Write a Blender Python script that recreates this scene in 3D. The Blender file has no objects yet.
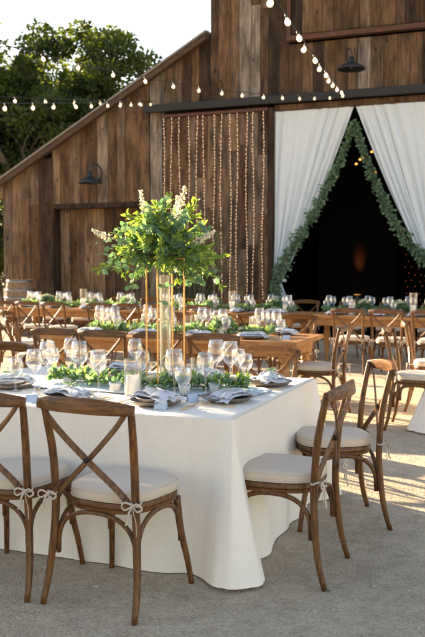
import bpy, bmesh, math, random
import numpy as np
from math import sin, cos, pi, radians, sqrt, atan2
from mathutils import Vector, Matrix, Euler, noise

random.seed(11); RN = np.random.default_rng(11)
SC = bpy.context.scene
COL = SC.collection

# ------------------------------------------------------------------ nodes / materials
def newmat(name):
    m = bpy.data.materials.new(name); m.use_nodes = True
    nt = m.node_tree; b = nt.nodes['Principled BSDF']
    return m, nt, b
def N(nt, t, **kw):
    n = nt.nodes.new(t)
    for k, v in kw.items():
        if k in n.inputs: n.inputs[k].default_value = v
        else: setattr(n, k, v)
    return n
def L(nt, a, b): nt.links.new(a, b)
def ramp(nt, fac, stops):
    r = nt.nodes.new('ShaderNodeValToRGB'); e = r.color_ramp.elements
    while len(e) < len(stops): e.new(0.5)
    for i, (p, c) in enumerate(stops):
        e[i].position = p; e[i].color = (c[0], c[1], c[2], 1)
    L(nt, fac, r.inputs['Fac']); return r.outputs['Color']
def mixc(nt, fac, a, b, mode='MIX'):
    m = nt.nodes.new('ShaderNodeMix'); m.data_type = 'RGBA'; m.blend_type = mode
    for s, v in ((0, fac), (6, a), (7, b)):
        if isinstance(v, (int, float)): m.inputs[s].default_value = v
        elif isinstance(v, tuple): m.inputs[s].default_value = (*v, 1)
        else: L(nt, v, m.inputs[s])
    return m.outputs[2]
def coords(nt, scale=(1,1,1), kind='Object'):
    tc = nt.nodes.new('ShaderNodeTexCoord'); mp = nt.nodes.new('ShaderNodeMapping')
    mp.inputs['Scale'].default_value = scale
    L(nt, tc.outputs[kind], mp.inputs['Vector']); return mp.outputs['Vector']
def noise_tex(nt, vec, scale, detail=4, rough=.6, dist=0):
    n = N(nt, 'ShaderNodeTexNoise', Scale=scale, Detail=detail, Roughness=rough, Distortion=dist)
    L(nt, vec, n.inputs['Vector']); return n.outputs['Fac']
def bump(nt, b, h, strength=.3, dist=.01):
    n = N(nt, 'ShaderNodeBump', Strength=strength, Distance=dist)
    L(nt, h, n.inputs['Height']); L(nt, n.outputs['Normal'], b.inputs['Normal'])
def simple(name, col, rough=.5, metal=0, var=.15, vs=30, bs=.15, spec=.5, emit=None, es=0):
    m, nt, b = newmat(name)
    v = coords(nt); f = noise_tex(nt, v, vs, 5)
    c = mixc(nt, f, tuple(x*(1-var) for x in col), tuple(min(1, x*(1+var)) for x in col))
    L(nt, c, b.inputs['Base Color'])
    b.inputs['Roughness'].default_value = rough; b.inputs['Metallic'].default_value = metal
    b.inputs['Specular IOR Level'].default_value = spec
    if bs: bump(nt, b, f, bs, .003)
    if emit:
        b.inputs['Emission Color'].default_value = (*emit, 1); b.inputs['Emission Strength'].default_value = es
    return m

def plank_mat(name, stops, rough=.85, bright=1.0):
    """weathered boards: per-board tint attribute, grain stretched along the board, knots, stains"""
    m, nt, b = newmat(name)
    at = nt.nodes.new('ShaderNodeAttribute'); at.attribute_name = 'tint'
    sep = nt.nodes.new('ShaderNodeSeparateColor'); L(nt, at.outputs['Color'], sep.inputs['Color'])
    tc = nt.nodes.new('ShaderNodeTexCoord')
    comb = nt.nodes.new('ShaderNodeCombineXYZ')
    mul = N(nt, 'ShaderNodeMath', operation='MULTIPLY'); mul.inputs[1].default_value = 37.0
    L(nt, sep.outputs[1], mul.inputs[0])
    for i in range(3): L(nt, mul.outputs[0], comb.inputs[i])
    add = N(nt, 'ShaderNodeVectorMath', operation='ADD')
    L(nt, tc.outputs['Object'], add.inputs[0]); L(nt, comb.outputs[0], add.inputs[1])
    mp = nt.nodes.new('ShaderNodeMapping'); mp.inputs['Scale'].default_value = (22, 22, 1.1); L(nt, add.outputs[0], mp.inputs['Vector'])
    g = noise_tex(nt, mp.outputs[0], 2.2, 8, .7, .6)
    mp2 = nt.nodes.new('ShaderNodeMapping'); mp2.inputs['Scale'].default_value = (3, 3, .8); L(nt, add.outputs[0], mp2.inputs['Vector'])
    s = noise_tex(nt, mp2.outputs[0], 1.6, 4, .6)
    base = ramp(nt, sep.outputs[0], stops)
    gr = ramp(nt, g, [(.32, (.28,.26,.25)), (.5, (.9,.88,.86)), (.68, (1.45,1.42,1.4))])
    c = mixc(nt, 1.0, base, gr, 'MULTIPLY')
    st = ramp(nt, s, [(.36, (.4,.38,.37)), (.6, (1.2,1.17,1.13))])
    c = mixc(nt, .9, c, st, 'MULTIPLY')
    vo = N(nt, 'ShaderNodeTexVoronoi', Scale=1.0)
    mp3 = nt.nodes.new('ShaderNodeMapping'); mp3.inputs['Scale'].default_value = (5, 5, 2.2); L(nt, add.outputs[0], mp3.inputs['Vector'])
    L(nt, mp3.outputs[0], vo.inputs['Vector'])
    kn = ramp(nt, vo.outputs['Distance'], [(.06, (.22,.17,.13)), (.13, (1,1,1))])
    c = mixc(nt, 1.0, c, kn, 'MULTIPLY')
    if bright != 1: c = mixc(nt, 1.0, c, (bright,)*3, 'MULTIPLY')
    L(nt, c, b.inputs['Base Color']); b.inputs['Roughness'].default_value = rough
    b.inputs['Specular IOR Level'].default_value = .25
    bump(nt, b, g, .6, .006)
    return m
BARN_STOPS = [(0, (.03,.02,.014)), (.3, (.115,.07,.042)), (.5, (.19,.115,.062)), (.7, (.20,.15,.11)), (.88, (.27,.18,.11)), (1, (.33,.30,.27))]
M = {}
M['barn'] = plank_mat('barn_boards', BARN_STOPS, bright=.76)
M['barn_dark'] = plank_mat('dark_boards', BARN_STOPS, bright=.55)

def leaf_mat(name, c0, c1, trans=.45, tcol=None, rough=.5):
    m, nt, b = newmat(name)
    at = nt.nodes.new('ShaderNodeAttribute'); at.attribute_name = 'tint'
    sep = nt.nodes.new('ShaderNodeSeparateColor'); L(nt, at.outputs['Color'], sep.inputs['Color'])
    c = mixc(nt, sep.outputs[0], c0, c1)
    L(nt, c, b.inputs['Base Color']); b.inputs['Roughness'].default_value = rough
    b.inputs['Specular IOR Level'].default_value = .35
    t = nt.nodes.new('ShaderNodeBsdfTranslucent')
    tc = mixc(nt, 1.0, c, tcol or (2.6, 2.6, 1.2), 'MULTIPLY'); L(nt, tc, t.inputs['Color'])
    mx = nt.nodes.new('ShaderNodeMixShader'); mx.inputs[0].default_value = trans
    L(nt, b.outputs[0], mx.inputs[1]); L(nt, t.outputs[0], mx.inputs[2])
    L(nt, mx.outputs[0], nt.nodes['Material Output'].inputs['Surface'])
    return m
M['oak_leaf'] = leaf_mat('oak_leaves', (.022,.042,.014), (.085,.11,.035), .4, (2.6,2.5,.7))
M['olive'] = leaf_mat('bouquet_leaves', (.08,.14,.035), (.24,.31,.09), .5, (2.1,2.1,.8))
M['euca'] = leaf_mat('eucalyptus_leaves', (.09,.17,.11), (.22,.32,.22), .4, (1.6,1.8,1.0))
M['fern'] = leaf_mat('fine_greenery', (.05,.13,.05), (.13,.22,.09), .45, (2,2.2,.9))
M['garland'] = leaf_mat('door_garland', (.06,.12,.075), (.20,.29,.19), .3, (1.4,1.6,1))
M['ivy'] = leaf_mat('climber_leaves', (.03,.06,.02), (.08,.12,.04), .3)
M['petal'] = leaf_mat('cream_petals', (.75,.68,.5), (.85,.82,.74), .4, (1,1,.9))

def wood(name, dark, light, scale=(30,30,3), rough=.45):
    m, nt, b = newmat(name)
    v = coords(nt, scale); g = noise_tex(nt, v, 1.5, 7, .65, .8)
    c = ramp(nt, g, [(.3, dark), (.7, light)])
    v2 = coords(nt); s = noise_tex(nt, v2, 5, 4)
    c = mixc(nt, .7, c, ramp(nt, s, [(.3, (.68,.64,.6)), (.7, (1.1,1.08,1.05))]), 'MULTIPLY')
    L(nt, c, b.inputs['Base Color']); b.inputs['Roughness'].default_value = rough; b.inputs['Specular IOR Level'].default_value = .35
    bump(nt, b, g, .25, .003); return m
M['chair'] = wood('chair_walnut', (.026,.010,.004), (.225,.098,.028), (45,45,5), .38)
M['chair_h'] = wood('chair_rail_walnut', (.026,.010,.004), (.225,.098,.028), (5,45,45), .38)
M['table'] = wood('farm_table_wood', (.26,.12,.042), (.5,.27,.105), (3,30,30), .45)
M['tleg'] = wood('farm_table_leg_wood', (.27,.13,.045), (.5,.28,.11), (20,20,3), .45)
M['trim'] = wood('rake_trim_wood', (.035,.022,.016), (.11,.07,.045), (2,20,20), .8)
M['redtrim'] = wood('reddish_ledge_wood', (.06,.028,.02), (.14,.065,.04), (2,20,20), .8)
M['bark'] = simple('oak_bark', (.16,.13,.10), .95, var=.5, vs=12, bs=.6)
M['roof'] = simple('corrugated_roof_metal', (.20,.17,.15), .6, .3, .3, 6)
M['steel_dark'] = simple('dark_painted_steel', (.014,.012,.011), .45, .3, .3, 20)
M['lamp'] = simple('lamp_enamel', (.02,.026,.03), .35, .2, .2, 30)
M['black'] = simple('interior_gloom', (.004,.0035,.003), 1, var=.2, spec=0, bs=0)  # near-black colour stands in for the unlit gloom inside; also backs the boards
M['socket'] = simple('bulb_socket', (.015,.015,.015), .5)
M['wire'] = simple('cable_black', (.012,.012,.012), .6)
M['copper'] = simple('copper_fairy_wire', (.5,.36,.22), .4, .3, .1)
M['gold'] = simple('brushed_gold', (.78,.46,.16), .28, 1, .08, 60, .05)
M['goldrod'] = simple('gold_painted_rod', (.72,.4,.13), .4, .6, .08, 60, .05)
M['plate'] = simple('taupe_stoneware', (.16,.13,.11), .4, 0, .25, 25, .1)
M['plate2'] = simple('salad_plate_grey', (.38,.36,.35), .35, 0, .15, 25, .05)
M['wax'] = simple('candle_wax', (.85,.8,.7), .5, var=.03)
M['card'] = simple('blue_card_paper', (.42,.52,.68), .8, var=.05)
M['barrel'] = wood('barrel_staves', (.12,.07,.04), (.32,.22,.14), (20,20,2), .8)
M['hoop'] = simple('barrel_hoop_metal', (.22,.22,.22), .45, .8, .3)
M['cushion'] = None
def fabric(name, col, sc=420, bs=.35, trans=0, var=.06, pattern=0, rough=.95):
    m, nt, b = newmat(name)
    v = coords(nt)
    w1 = N(nt, 'ShaderNodeTexWave', Scale=sc/6.0, Distortion=.6); w1.bands_direction = 'X'; L(nt, v, w1.inputs['Vector'])
    w2 = N(nt, 'ShaderNodeTexWave', Scale=sc/6.0, Distortion=.6); w2.bands_direction = 'Z'; L(nt, v, w2.inputs['Vector'])
    w = N(nt, 'ShaderNodeMath', operation='ADD'); L(nt, w1.outputs['Fac'], w.inputs[0]); L(nt, w2.outputs['Fac'], w.inputs[1])
    f = noise_tex(nt, v, 7, 5)
    c = mixc(nt, f, tuple(x*(1-var) for x in col), tuple(min(1, x*(1+var)) for x in col))
    h = w.outputs[0]
    if pattern:
        vo = N(nt, 'ShaderNodeTexVoronoi', Scale=16); vo.feature = 'SMOOTH_F1'
        dist = noise_tex(nt, v, 6, 3); add = N(nt, 'ShaderNodeVectorMath', operation='ADD')
        L(nt, v, add.inputs[0]); L(nt, dist, add.inputs[1]); L(nt, add.outputs[0], vo.inputs['Vector'])
        mm = N(nt, 'ShaderNodeMath', operation='MULTIPLY'); L(nt, vo.outputs['Distance'], mm.inputs[0]); mm.inputs[1].default_value = pattern
        wr = noise_tex(nt, v, 3.5, 5, .55, 1.2); m3 = N(nt, 'ShaderNodeMath', operation='MULTIPLY'); L(nt, wr, m3.inputs[0]); m3.inputs[1].default_value = pattern*2
        a2 = N(nt, 'ShaderNodeMath', operation='ADD'); L(nt, mm.outputs[0], a2.inputs[0]); L(nt, m3.outputs[0], a2.inputs[1])
        vd = coords(nt, (5,5,.7)); dn = noise_tex(nt, vd, 1.3, 4, .55, .4); md = N(nt, 'ShaderNodeMath', operation='MULTIPLY'); L(nt, dn, md.inputs[0]); md.inputs[1].default_value = pattern*9
        a5 = N(nt, 'ShaderNodeMath', operation='ADD'); L(nt, a2.outputs[0], a5.inputs[0]); L(nt, md.outputs[0], a5.inputs[1]); a2 = a5
        a3 = N(nt, 'ShaderNodeMath', operation='MULTIPLY'); L(nt, h, a3.inputs[0]); a3.inputs[1].default_value = .15
        a4 = N(nt, 'ShaderNodeMath', operation='ADD'); L(nt, a2.outputs[0], a4.inputs[0]); L(nt, a3.outputs[0], a4.inputs[1]); h = a4.outputs[0]
    L(nt, c, b.inputs['Base Color']); b.inputs['Roughness'].default_value = rough; b.inputs['Specular IOR Level'].default_value = .15
    b.inputs['Sheen Weight'].default_value = .15
    bump(nt, b, h, bs, .004 if pattern else .0012)
    if trans:
        t = nt.nodes.new('ShaderNodeBsdfTranslucent'); L(nt, c, t.inputs['Color'])
        mx = nt.nodes.new('ShaderNodeMixShader'); mx.inputs[0].default_value = trans
        L(nt, b.outputs[0], mx.inputs[1]); L(nt, t.outputs[0], mx.inputs[2])
        L(nt, mx.outputs[0], nt.nodes['Material Output'].inputs['Surface'])
    return m
M['cushion'] = fabric('cushion_linen', (.58,.49,.40), 900, .5, 0, .1, .012)
M['tie'] = fabric('tie_cotton', (.52,.45,.37), 900, .2)
M['linen'] = fabric('tablecloth_linen', (.86,.81,.74), 500, .35, .08, .022, 1.0)
M['napkin'] = fabric('napkin_linen', (.64,.67,.75), 900, .3, .15)
M['curtain'] = fabric('sheer_curtain_voile', (.84,.91,1.0), 700, .15, .3)
M['runner'] = fabric('table_runner_gauze', (.55,.66,.76), 700, .3, .1)

def glass_mat(name, tint=(1,1,1), gl=.03):
    m, nt, b = newmat(name)
    nt.nodes.remove(b)
    tr = nt.nodes.new('ShaderNodeBsdfTransparent'); tr.inputs[0].default_value = (*tint, 1)
    g = nt.nodes.new('ShaderNodeBsdfGlossy'); g.inputs['Roughness'].default_value = .06; g.inputs[0].default_value = (1,1,1,1)
    rf = nt.nodes.new('ShaderNodeBsdfRefraction'); rf.inputs['IOR'].default_value = 1.12; rf.inputs['Roughness'].default_value = .0
    lw = nt.nodes.new('ShaderNodeLayerWeight'); lw.inputs[0].default_value = .28
    v = coords(nt); f = noise_tex(nt, v, 40, 2)
    r = nt.nodes.new('ShaderNodeMapRange'); r.inputs['To Min'].default_value = gl; r.inputs['To Max'].default_value = .9
    L(nt, lw.outputs['Facing'], r.inputs['Value'])
    m0 = nt.nodes.new('ShaderNodeMixShader'); m0.inputs[0].default_value = .04
    L(nt, tr.outputs[0], m0.inputs[1]); L(nt, rf.outputs[0], m0.inputs[2])
    mx = nt.nodes.new('ShaderNodeMixShader'); L(nt, r.outputs[0], mx.inputs[0])
    L(nt, m0.outputs[0], mx.inputs[1]); L(nt, g.outputs[0], mx.inputs[2])
    L(nt, mx.outputs[0], nt.nodes['Material Output'].inputs['Surface'])
    return m
M['glass'] = glass_mat('clear_glass')
M['vase'] = glass_mat('vase_glass', (.97,.98,.97), .04)
M['water'] = glass_mat('water_in_vase', (.9,.94,.9), .02)
def emis(name, col, s):
    m, nt, b = newmat(name)
    b.inputs['Base Color'].default_value = (.8,.7,.5,1)
    b.inputs['Emission Color'].default_value = (*col, 1); b.inputs['Emission Strength'].default_value = s
    b.inputs['Roughness'].default_value = .2
    v = coords(nt); f = noise_tex(nt, v, 60, 2); mm = N(nt, 'ShaderNodeMapRange'); mm.inputs['To Min'].default_value = s*.8; mm.inputs['To Max'].default_value = s*1.2
    L(nt, f, mm.inputs['Value']); L(nt, mm.outputs[0], b.inputs['Emission Strength'])
    return m
M['bulb'] = emis('warm_bulb_glow', (1,.72,.40), .27)
M['minibulb'] = emis('fairy_bulb_glow', (1,.6,.42), .5)
M['redbulb'] = emis('red_point_glow', (1,.1,.03), .08)
M['orangebulb'] = emis('orange_bulb_glow', (1,.38,.04), .5)

# ground
def ground_mat():
    m, nt, b = newmat('sandy_gravel')
    v = coords(nt)
    big = noise_tex(nt, v, .8, 5, .6); mid = noise_tex(nt, v, 9, 6, .7); fine = noise_tex(nt, v, 110, 4, .75)
    vo = N(nt, 'ShaderNodeTexVoronoi', Scale=95); L(nt, v, vo.inputs['Vector'])
    vo2 = N(nt, 'ShaderNodeTexVoronoi', Scale=60); L(nt, v, vo2.inputs['Vector'])
    c = ramp(nt, mid, [(.3, (.44,.36,.265)), (.5, (.54,.45,.34)), (.7, (.62,.525,.40))])
    c = mixc(nt, .6, c, ramp(nt, big, [(.38, (.74,.72,.70)), (.62, (1.1,1.08,1.06))]), 'MULTIPLY')
    sc = N(nt, 'ShaderNodeSeparateColor'); L(nt, vo.outputs['Color'], sc.inputs['Color'])
    c = mixc(nt, .7, c, ramp(nt, sc.outputs[0], [(.0, (.62,.61,.6)), (.25, (.93,.93,.93)), (.8, (1.03,1.02,1)), (1, (1.25,1.22,1.18))]), 'MULTIPLY')
    sc2 = N(nt, 'ShaderNodeSeparateColor'); L(nt, vo2.outputs['Color'], sc2.inputs['Color'])
    lt = N(nt, 'ShaderNodeMath', operation='LESS_THAN'); L(nt, vo2.outputs['Distance'], lt.inputs[0]); lt.inputs[1].default_value = .3
    gt = N(nt, 'ShaderNodeMath', operation='GREATER_THAN'); L(nt, sc2.outputs[1], gt.inputs[0]); gt.inputs[1].default_value = .92
    mu = N(nt, 'ShaderNodeMath', operation='MULTIPLY'); L(nt, lt.outputs[0], mu.inputs[0]); L(nt, gt.outputs[0], mu.inputs[1])
    c = mixc(nt, mu.outputs[0], c, (.33,.29,.25))
    L(nt, c, b.inputs['Base Color']); b.inputs['Roughness'].default_value = .95; b.inputs['Specular IOR Level'].default_value = .15
    ad = N(nt, 'ShaderNodeMath', operation='ADD'); L(nt, mid, ad.inputs[0]); L(nt, fine, ad.inputs[1])
    sb = N(nt, 'ShaderNodeMath', operation='SUBTRACT'); L(nt, ad.outputs[0], sb.inputs[0]); L(nt, vo.outputs['Distance'], sb.inputs[1])
    bg_ = noise_tex(nt, v, 2.6, 3, .5); mb_ = N(nt, 'ShaderNodeMath', operation='MULTIPLY'); L(nt, bg_, mb_.inputs[0]); mb_.inputs[1].default_value = 4.0
    ab_ = N(nt, 'ShaderNodeMath', operation='ADD'); L(nt, sb.outputs[0], ab_.inputs[0]); L(nt, mb_.outputs[0], ab_.inputs[1])
    bump(nt, b, ab_.outputs[0], .8, .012)
    return m
M['ground'] = ground_mat()
M['hill'] = simple('dry_hill_grass', (.14,.12,.06), .95, var=.3, vs=.05)
M['pebble'] = simple('pebble_stone', (.36,.31,.26), .85, var=.5, vs=9)

# ------------------------------------------------------------------ mesh helpers
class MB:
    def __init__(s): s.v = []; s.f = []; s.t = []; s.smooth = False
    def add(s, vs, fs, tint=None):
        o = len(s.v); s.v += [tuple(p) for p in vs]; s.f += [tuple(i+o for i in f) for f in fs]
        s.t += [tint or (random.random(), random.random())]*len(fs); return s
    def box(s, x0, x1, y0, y1, z0, z1, tint=None):
        vs = [(x,y,z) for z in (z0,z1) for x,y in ((x0,y0),(x1,y0),(x1,y1),(x0,y1))]
        return s.add(vs, [(3,2,1,0),(4,5,6,7),(0,1,5,4),(1,2,6,5),(2,3,7,6),(3,0,4,7)], tint)
    def prism(s, poly, y0, y1, tint=None):     # poly in x,z ; extruded along y
        n = len(poly); vs = [(x,y0,z) for x,z in poly] + [(x,y1,z) for x,z in poly]
        fs = [tuple(range(n)), tuple(range(2*n-1, n-1, -1))] + [(i, i+n, (i+1)%n+n, (i+1)%n) for i in range(n)]
        return s.add(vs, fs, tint)
    def tube(s, pts, rad, n=8, flat=None, tint=None, up=None):
        pts = [Vector(p) for p in pts]; k = len(pts)
        if not hasattr(rad, '__len__'): rad = [rad]*k
        rings = []; ref = Vector(up) if up else None
        for i, p in enumerate(pts):
            t = (pts[min(i+1,k-1)] - pts[max(i-1,0)]).normalized()
            if ref is None: ref = Vector((0,0,1)) if abs(t.z) < .9 else Vector((0,1,0))
            a = ref - t*ref.dot(t)
            if a.length < 1e-5: a = t.orthogonal()
            a.normalize(); bq = t.cross(a)
            if up is None: ref = a
            ra = rad[i]; rb = ra if flat is None else flat
            rings.append([p + a*cos(2*pi*j/n)*ra + bq*sin(2*pi*j/n)*rb for j in range(n)])
        vs = [q for r in rings for q in r]
        fs = [(i*n+j, i*n+(j+1)%n, (i+1)*n+(j+1)%n, (i+1)*n+j) for i in range(k-1) for j in range(n)]
        fs += [tuple(range(n-1,-1,-1)), tuple((k-1)*n+j for j in range(n))]
        return s.add(vs, fs, tint)
    def bar(s, pts, w, h, side):  # rectangular section; side = width direction
        pts = [Vector(p) for p in pts]; sd = Vector(side).normalized(); k = len(pts); vs = []
        for i, p in enumerate(pts):
            t = (pts[min(i+1,k-1)] - pts[max(i-1,0)]).normalized()
            a = (sd - t*sd.dot(t)).normalized(); b = t.cross(a)
            ww = w[i] if hasattr(w,'__len__') else w; hh = h[i] if hasattr(h,'__len__') else h
            c = .28
            for (u_, v_) in ((-1,-1+c),(-1+c,-1),(1-c,-1),(1,-1+c),(1,1-c),(1-c,1),(-1+c,1),(-1,1-c)):
                vs.append(p + a*u_*ww/2 + b*v_*hh/2)
        n = 8; fs = [(i*n+j, i*n+(j+1)%n, (i+1)*n+(j+1)%n, (i+1)*n+j) for i in range(k-1) for j in range(n)]
        fs += [tuple(range(n-1,-1,-1)), tuple((k-1)*n+j for j in range(n))]
        return s.add(vs, fs)
    def lathe(s, prof, n=20, c=(0,0,0), closed=True, wob=None):
        vs = []; k = len(prof)
        for r, z in prof:
            for j in range(n):
                a = 2*pi*j/n; vs.append((c[0]+r*cos(a), c[1]+r*sin(a), c[2]+z))
        fs = [(i*n+j, i*n+(j+1)%n, (i+1)*n+(j+1)%n, (i+1)*n+j) for i in range(k-1) for j in range(n)]
        if closed:
            if prof[0][0] > 1e-4: fs.append(tuple(range(n-1,-1,-1)))
            if prof[-1][0] > 1e-4: fs.append(tuple((k-1)*n+j for j in range(n)))
        return s.add(vs, fs)
    def build(s, name, mat, parent=None, smooth=False, tint=False, bevel=0):
        me = bpy.data.meshes.new(name); me.from_pydata(s.v, [], s.f); me.validate(); 
        if tint and len(me.polygons) == len(s.f):
            ca = me.color_attributes.new('tint', 'FLOAT_COLOR', 'CORNER')
            arr = np.empty((len(me.loops), 4), np.float32); i = 0
            for p in me.polygons:
                t = s.t[p.index]; arr[p.loop_start:p.loop_start+p.loop_total] = (t[0], t[1], 0, 1)
            ca.data.foreach_set('color', arr.ravel())
        me.materials.append(mat)
        if smooth:
            me.polygons.foreach_set('use_smooth', [True]*len(me.polygons))
        me.update()
        o = bpy.data.objects.new(name, me); COL.objects.link(o)
        if parent: o.parent = parent
        if bevel:
            b = o.modifiers.new('bevel', 'BEVEL'); b.width = bevel; b.segments = 2; b.limit_method = 'ANGLE'
        if smooth == 'auto':
            try: me.set_sharp_from_angle(angle=radians(40))
            except Exception: pass
        return o

def tag(o, label=None, cat=None, group=None, kind=None):
    if label: o['label'] = label
    if cat: o['category'] = cat
    if group: o['group'] = group
    if kind: o['kind'] = kind
    return o
def empty(name, loc, rz=0, **kw):
    o = bpy.data.objects.new(name, None); COL.objects.link(o); o.location = loc; o.rotation_euler = (0,0,rz)
    o.empty_display_size = .1
    if kw: tag(o, **kw)
    return o
def copy_tree(o, parent=None):
    c = o.copy(); COL.objects.link(c); c.parent = parent
    for ch in list(o.children): copy_tree(ch, c)
    return c
_used = set()
def place(proto, loc, rz=0, label=None, group=None, scale=1):
    """first use moves the prototype itself, later uses copy it and its parts"""
    if proto.name in _used: o = copy_tree(proto)
    else: o = proto; _used.add(proto.name); 
    o.location = loc; o.rotation_euler = (0,0,rz); o.scale = (scale,)*3
    if label: o['label'] = label
    if group: o['group'] = group
    return o

def leaves(name, mat, P, D, Nn, Ls, Ws, tint, parent=None, round_=False, fold=.25):
    """P base points, D directions, Nn approx normals (n,3); Ls, Ws sizes; one mesh of leaf blades"""
    P = np.asarray(P, float); D = np.asarray(D, float); Nn = np.asarray(Nn, float); n = len(P)
    D /= np.linalg.norm(D, axis=1, keepdims=True)+1e-9
    S = np.cross(D, Nn); S /= np.linalg.norm(S, axis=1, keepdims=True)+1e-9
    U = np.cross(S, D); Ls = np.broadcast_to(Ls, n)[:,None]; Ws = np.broadcast_to(Ws, n)[:,None]
    if round_:
        prof = [(0,0,0),(.2,.42,.1),(.55,.52,.1),(.88,.33,.0),(1,0,-.05),(.88,-.33,.0),(.55,-.52,.1),(.2,-.42,.1)]
        fs = [(0,1,2,3),(0,3,4,5),(0,5,6,7)]
    else:
        prof = [(0,0,0),(.3,.45,fold),(.7,.35,fold*.6),(1,0,-.08),(.7,-.35,fold*.6),(.3,-.45,fold)]
        fs = [(0,1,2,3),(0,3,4,5)]
    k = len(prof); V = np.empty((n, k, 3))
    for i, (a, b, c) in enumerate(prof):
        V[:,i] = P + D*Ls*a + S*Ws*b + U*Ws*c
    F = (np.array(fs)[None] + (np.arange(n)*k)[:,None,None]).reshape(-1, 4)
    me = bpy.data.meshes.new(name)
    me.vertices.add(n*k); me.vertices.foreach_set('co', V.astype(np.float32).ravel())
    nf = len(F); me.loops.add(nf*4); me.loops.foreach_set('vertex_index', F.ravel().astype(np.int32))
    me.polygons.add(nf); me.polygons.foreach_set('loop_start', np.arange(0, nf*4, 4, dtype=np.int32)); me.polygons.foreach_set('loop_total', np.full(nf, 4, np.int32))
    me.update(calc_edges=True)
    ca = me.color_attributes.new('tint', 'FLOAT_COLOR', 'CORNER')
    t = np.repeat(np.broadcast_to(tint, n), len(fs)*4); arr = np.stack([t, t, t*0, t*0+1], 1).astype(np.float32)
    ca.data.foreach_set('color', arr.ravel())
    me.materials.append(mat); me.validate()
    o = bpy.data.objects.new(name, me); COL.objects.link(o)
    if parent: o.parent = parent
    return o
def rvec(n): 
    v = RN.normal(size=(n,3)); return v/np.linalg.norm(v, axis=1, keepdims=True)

# ------------------------------------------------------------------ ground, hills
g = MB(); g.add([(-900,-900,0),(900,-900,0),(900,900,0),(-900,900,0)], [(0,1,2,3)])
tag(g.build('ground', M['ground']), kind='structure')
h = MB(); vs = []; fs = []
for i in range(61):
    a = radians(-80 + 160*i/60); R = 420
    hh = 22 + 14*noise.noise(Vector((i*.17, 3, 0))) + 6*noise.noise(Vector((i*.6, 1, 0)))
    vs += [(R*sin(a), R*cos(a), -1), ((R+60)*sin(a), (R+60)*cos(a), hh), ((R+160)*sin(a), (R+160)*cos(a), -1)]
for i in range(60):
    fs += [(i*3, i*3+3, i*3+4, i*3+1), (i*3+1, i*3+4, i*3+5, i*3+2)]
h.add(vs, fs); tag(h.build('hills', M['hill'], smooth=True), kind='structure')
# small loose stones
pb = MB()
ico = [(0,0,1),(.89,0,.45),(.28,.85,.45),(-.72,.53,.45),(-.72,-.53,.45),(.28,-.85,.45),(.72,.53,-.3),(-.28,.85,-.3),(-.89,0,-.3),(-.28,-.85,-.3),(.72,-.53,-.3)]
icf = [(0,1,2),(0,2,3),(0,3,4),(0,4,5),(0,5,1),(1,6,2),(2,6,7),(2,7,3),(3,7,8),(3,8,4),(4,8,9),(4,9,5),(5,9,10),(5,10,1),(1,10,6)]
for i in range(2600):
    yy = 2.2 + 7*random.random()**1.5; xx = -.36*yy + random.uniform(-.5, .6)*yy
    s_ = random.uniform(.0025, .0075) * (2.2 if random.random() < .03 else 1)
    sx, sy, sz = s_*random.uniform(.8,1.5), s_*random.uniform(.8,1.3), s_*random.uniform(.4,.8); ra = random.random()*6.3
    pb.add([(xx+(x*cos(ra)-y*sin(ra))*sx, yy+(x*sin(ra)+y*cos(ra))*sy, z*sz+sz*.2) for x,y,z in ico], icf)
tag(pb.build('gravel', M['pebble'], smooth=True), 'loose grey brown gravel scattered over the sandy ground', 'gravel', kind='stuff')
st = MB(); st.add([(-.845+x*.02, 3.66+y*.016, z*.010+.002) for x,y,z in ico], icf)
tag(st.build('stone', simple('dark_stone', (.06,.08,.075), .7), smooth=True), 'small dark flat stone on the sand beside the front chair leg', 'stone')

# ------------------------------------------------------------------ barn
YW = 17.0
CX = -3.4
def roof_z(x):   # lean-to roof line of the front
    return 6.41 - .556*(-6.53 - x) if x < CX else 6.41 - .556*(x + .27)
def planks(mb, x0, x1, z0, ztop, y, thick=.03, wmin=.17, wmax=.30, bias=None, seg=(1.6, 4.6)):
    x = x0
    while x < x1 - 1e-4:
        w = min(random.uniform(wmin, wmax), x1 - x)
        if x1 - x - w < .08: w = x1 - x
        xa, xb = x + .004, x + w - .004; z = z0; 
        while True:
            ta, tb = ztop(xa), ztop(xb); lo = min(ta, tb)
            zn = z + random.uniform(*seg)
            last = zn > lo - .5
            t = bias(random.random(), x, z) if bias else random.random()
            dy = random.uniform(-.012, .012); ti = (t, random.random())
            if last:
                mb.prism([(xa, z+.002), (xb, z+.002), (xb, tb), (xa, ta)], y + dy, y + thick + dy, ti); break
            mb.prism([(xa, z+.002), (xb, z+.002), (xb, zn-.002), (xa, zn-.002)], y + dy, y + thick + dy, ti); z = zn
        x += w
barn = empty('barn', (CX, YW, 0), label='large weathered brown plank barn with draped doorway and sloping side roof', cat='barn')
def bb(mb, name, mat, parent=barn, **kw):
    mb.v = [(x-CX, y-YW, z) for x,y,z in mb.v]
    return mb.build(name, mat, parent, **kw)
TOPZ = 9.2
PEAK = lambda x: 9.0 + (3.13 - abs(x-CX))*.5
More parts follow.
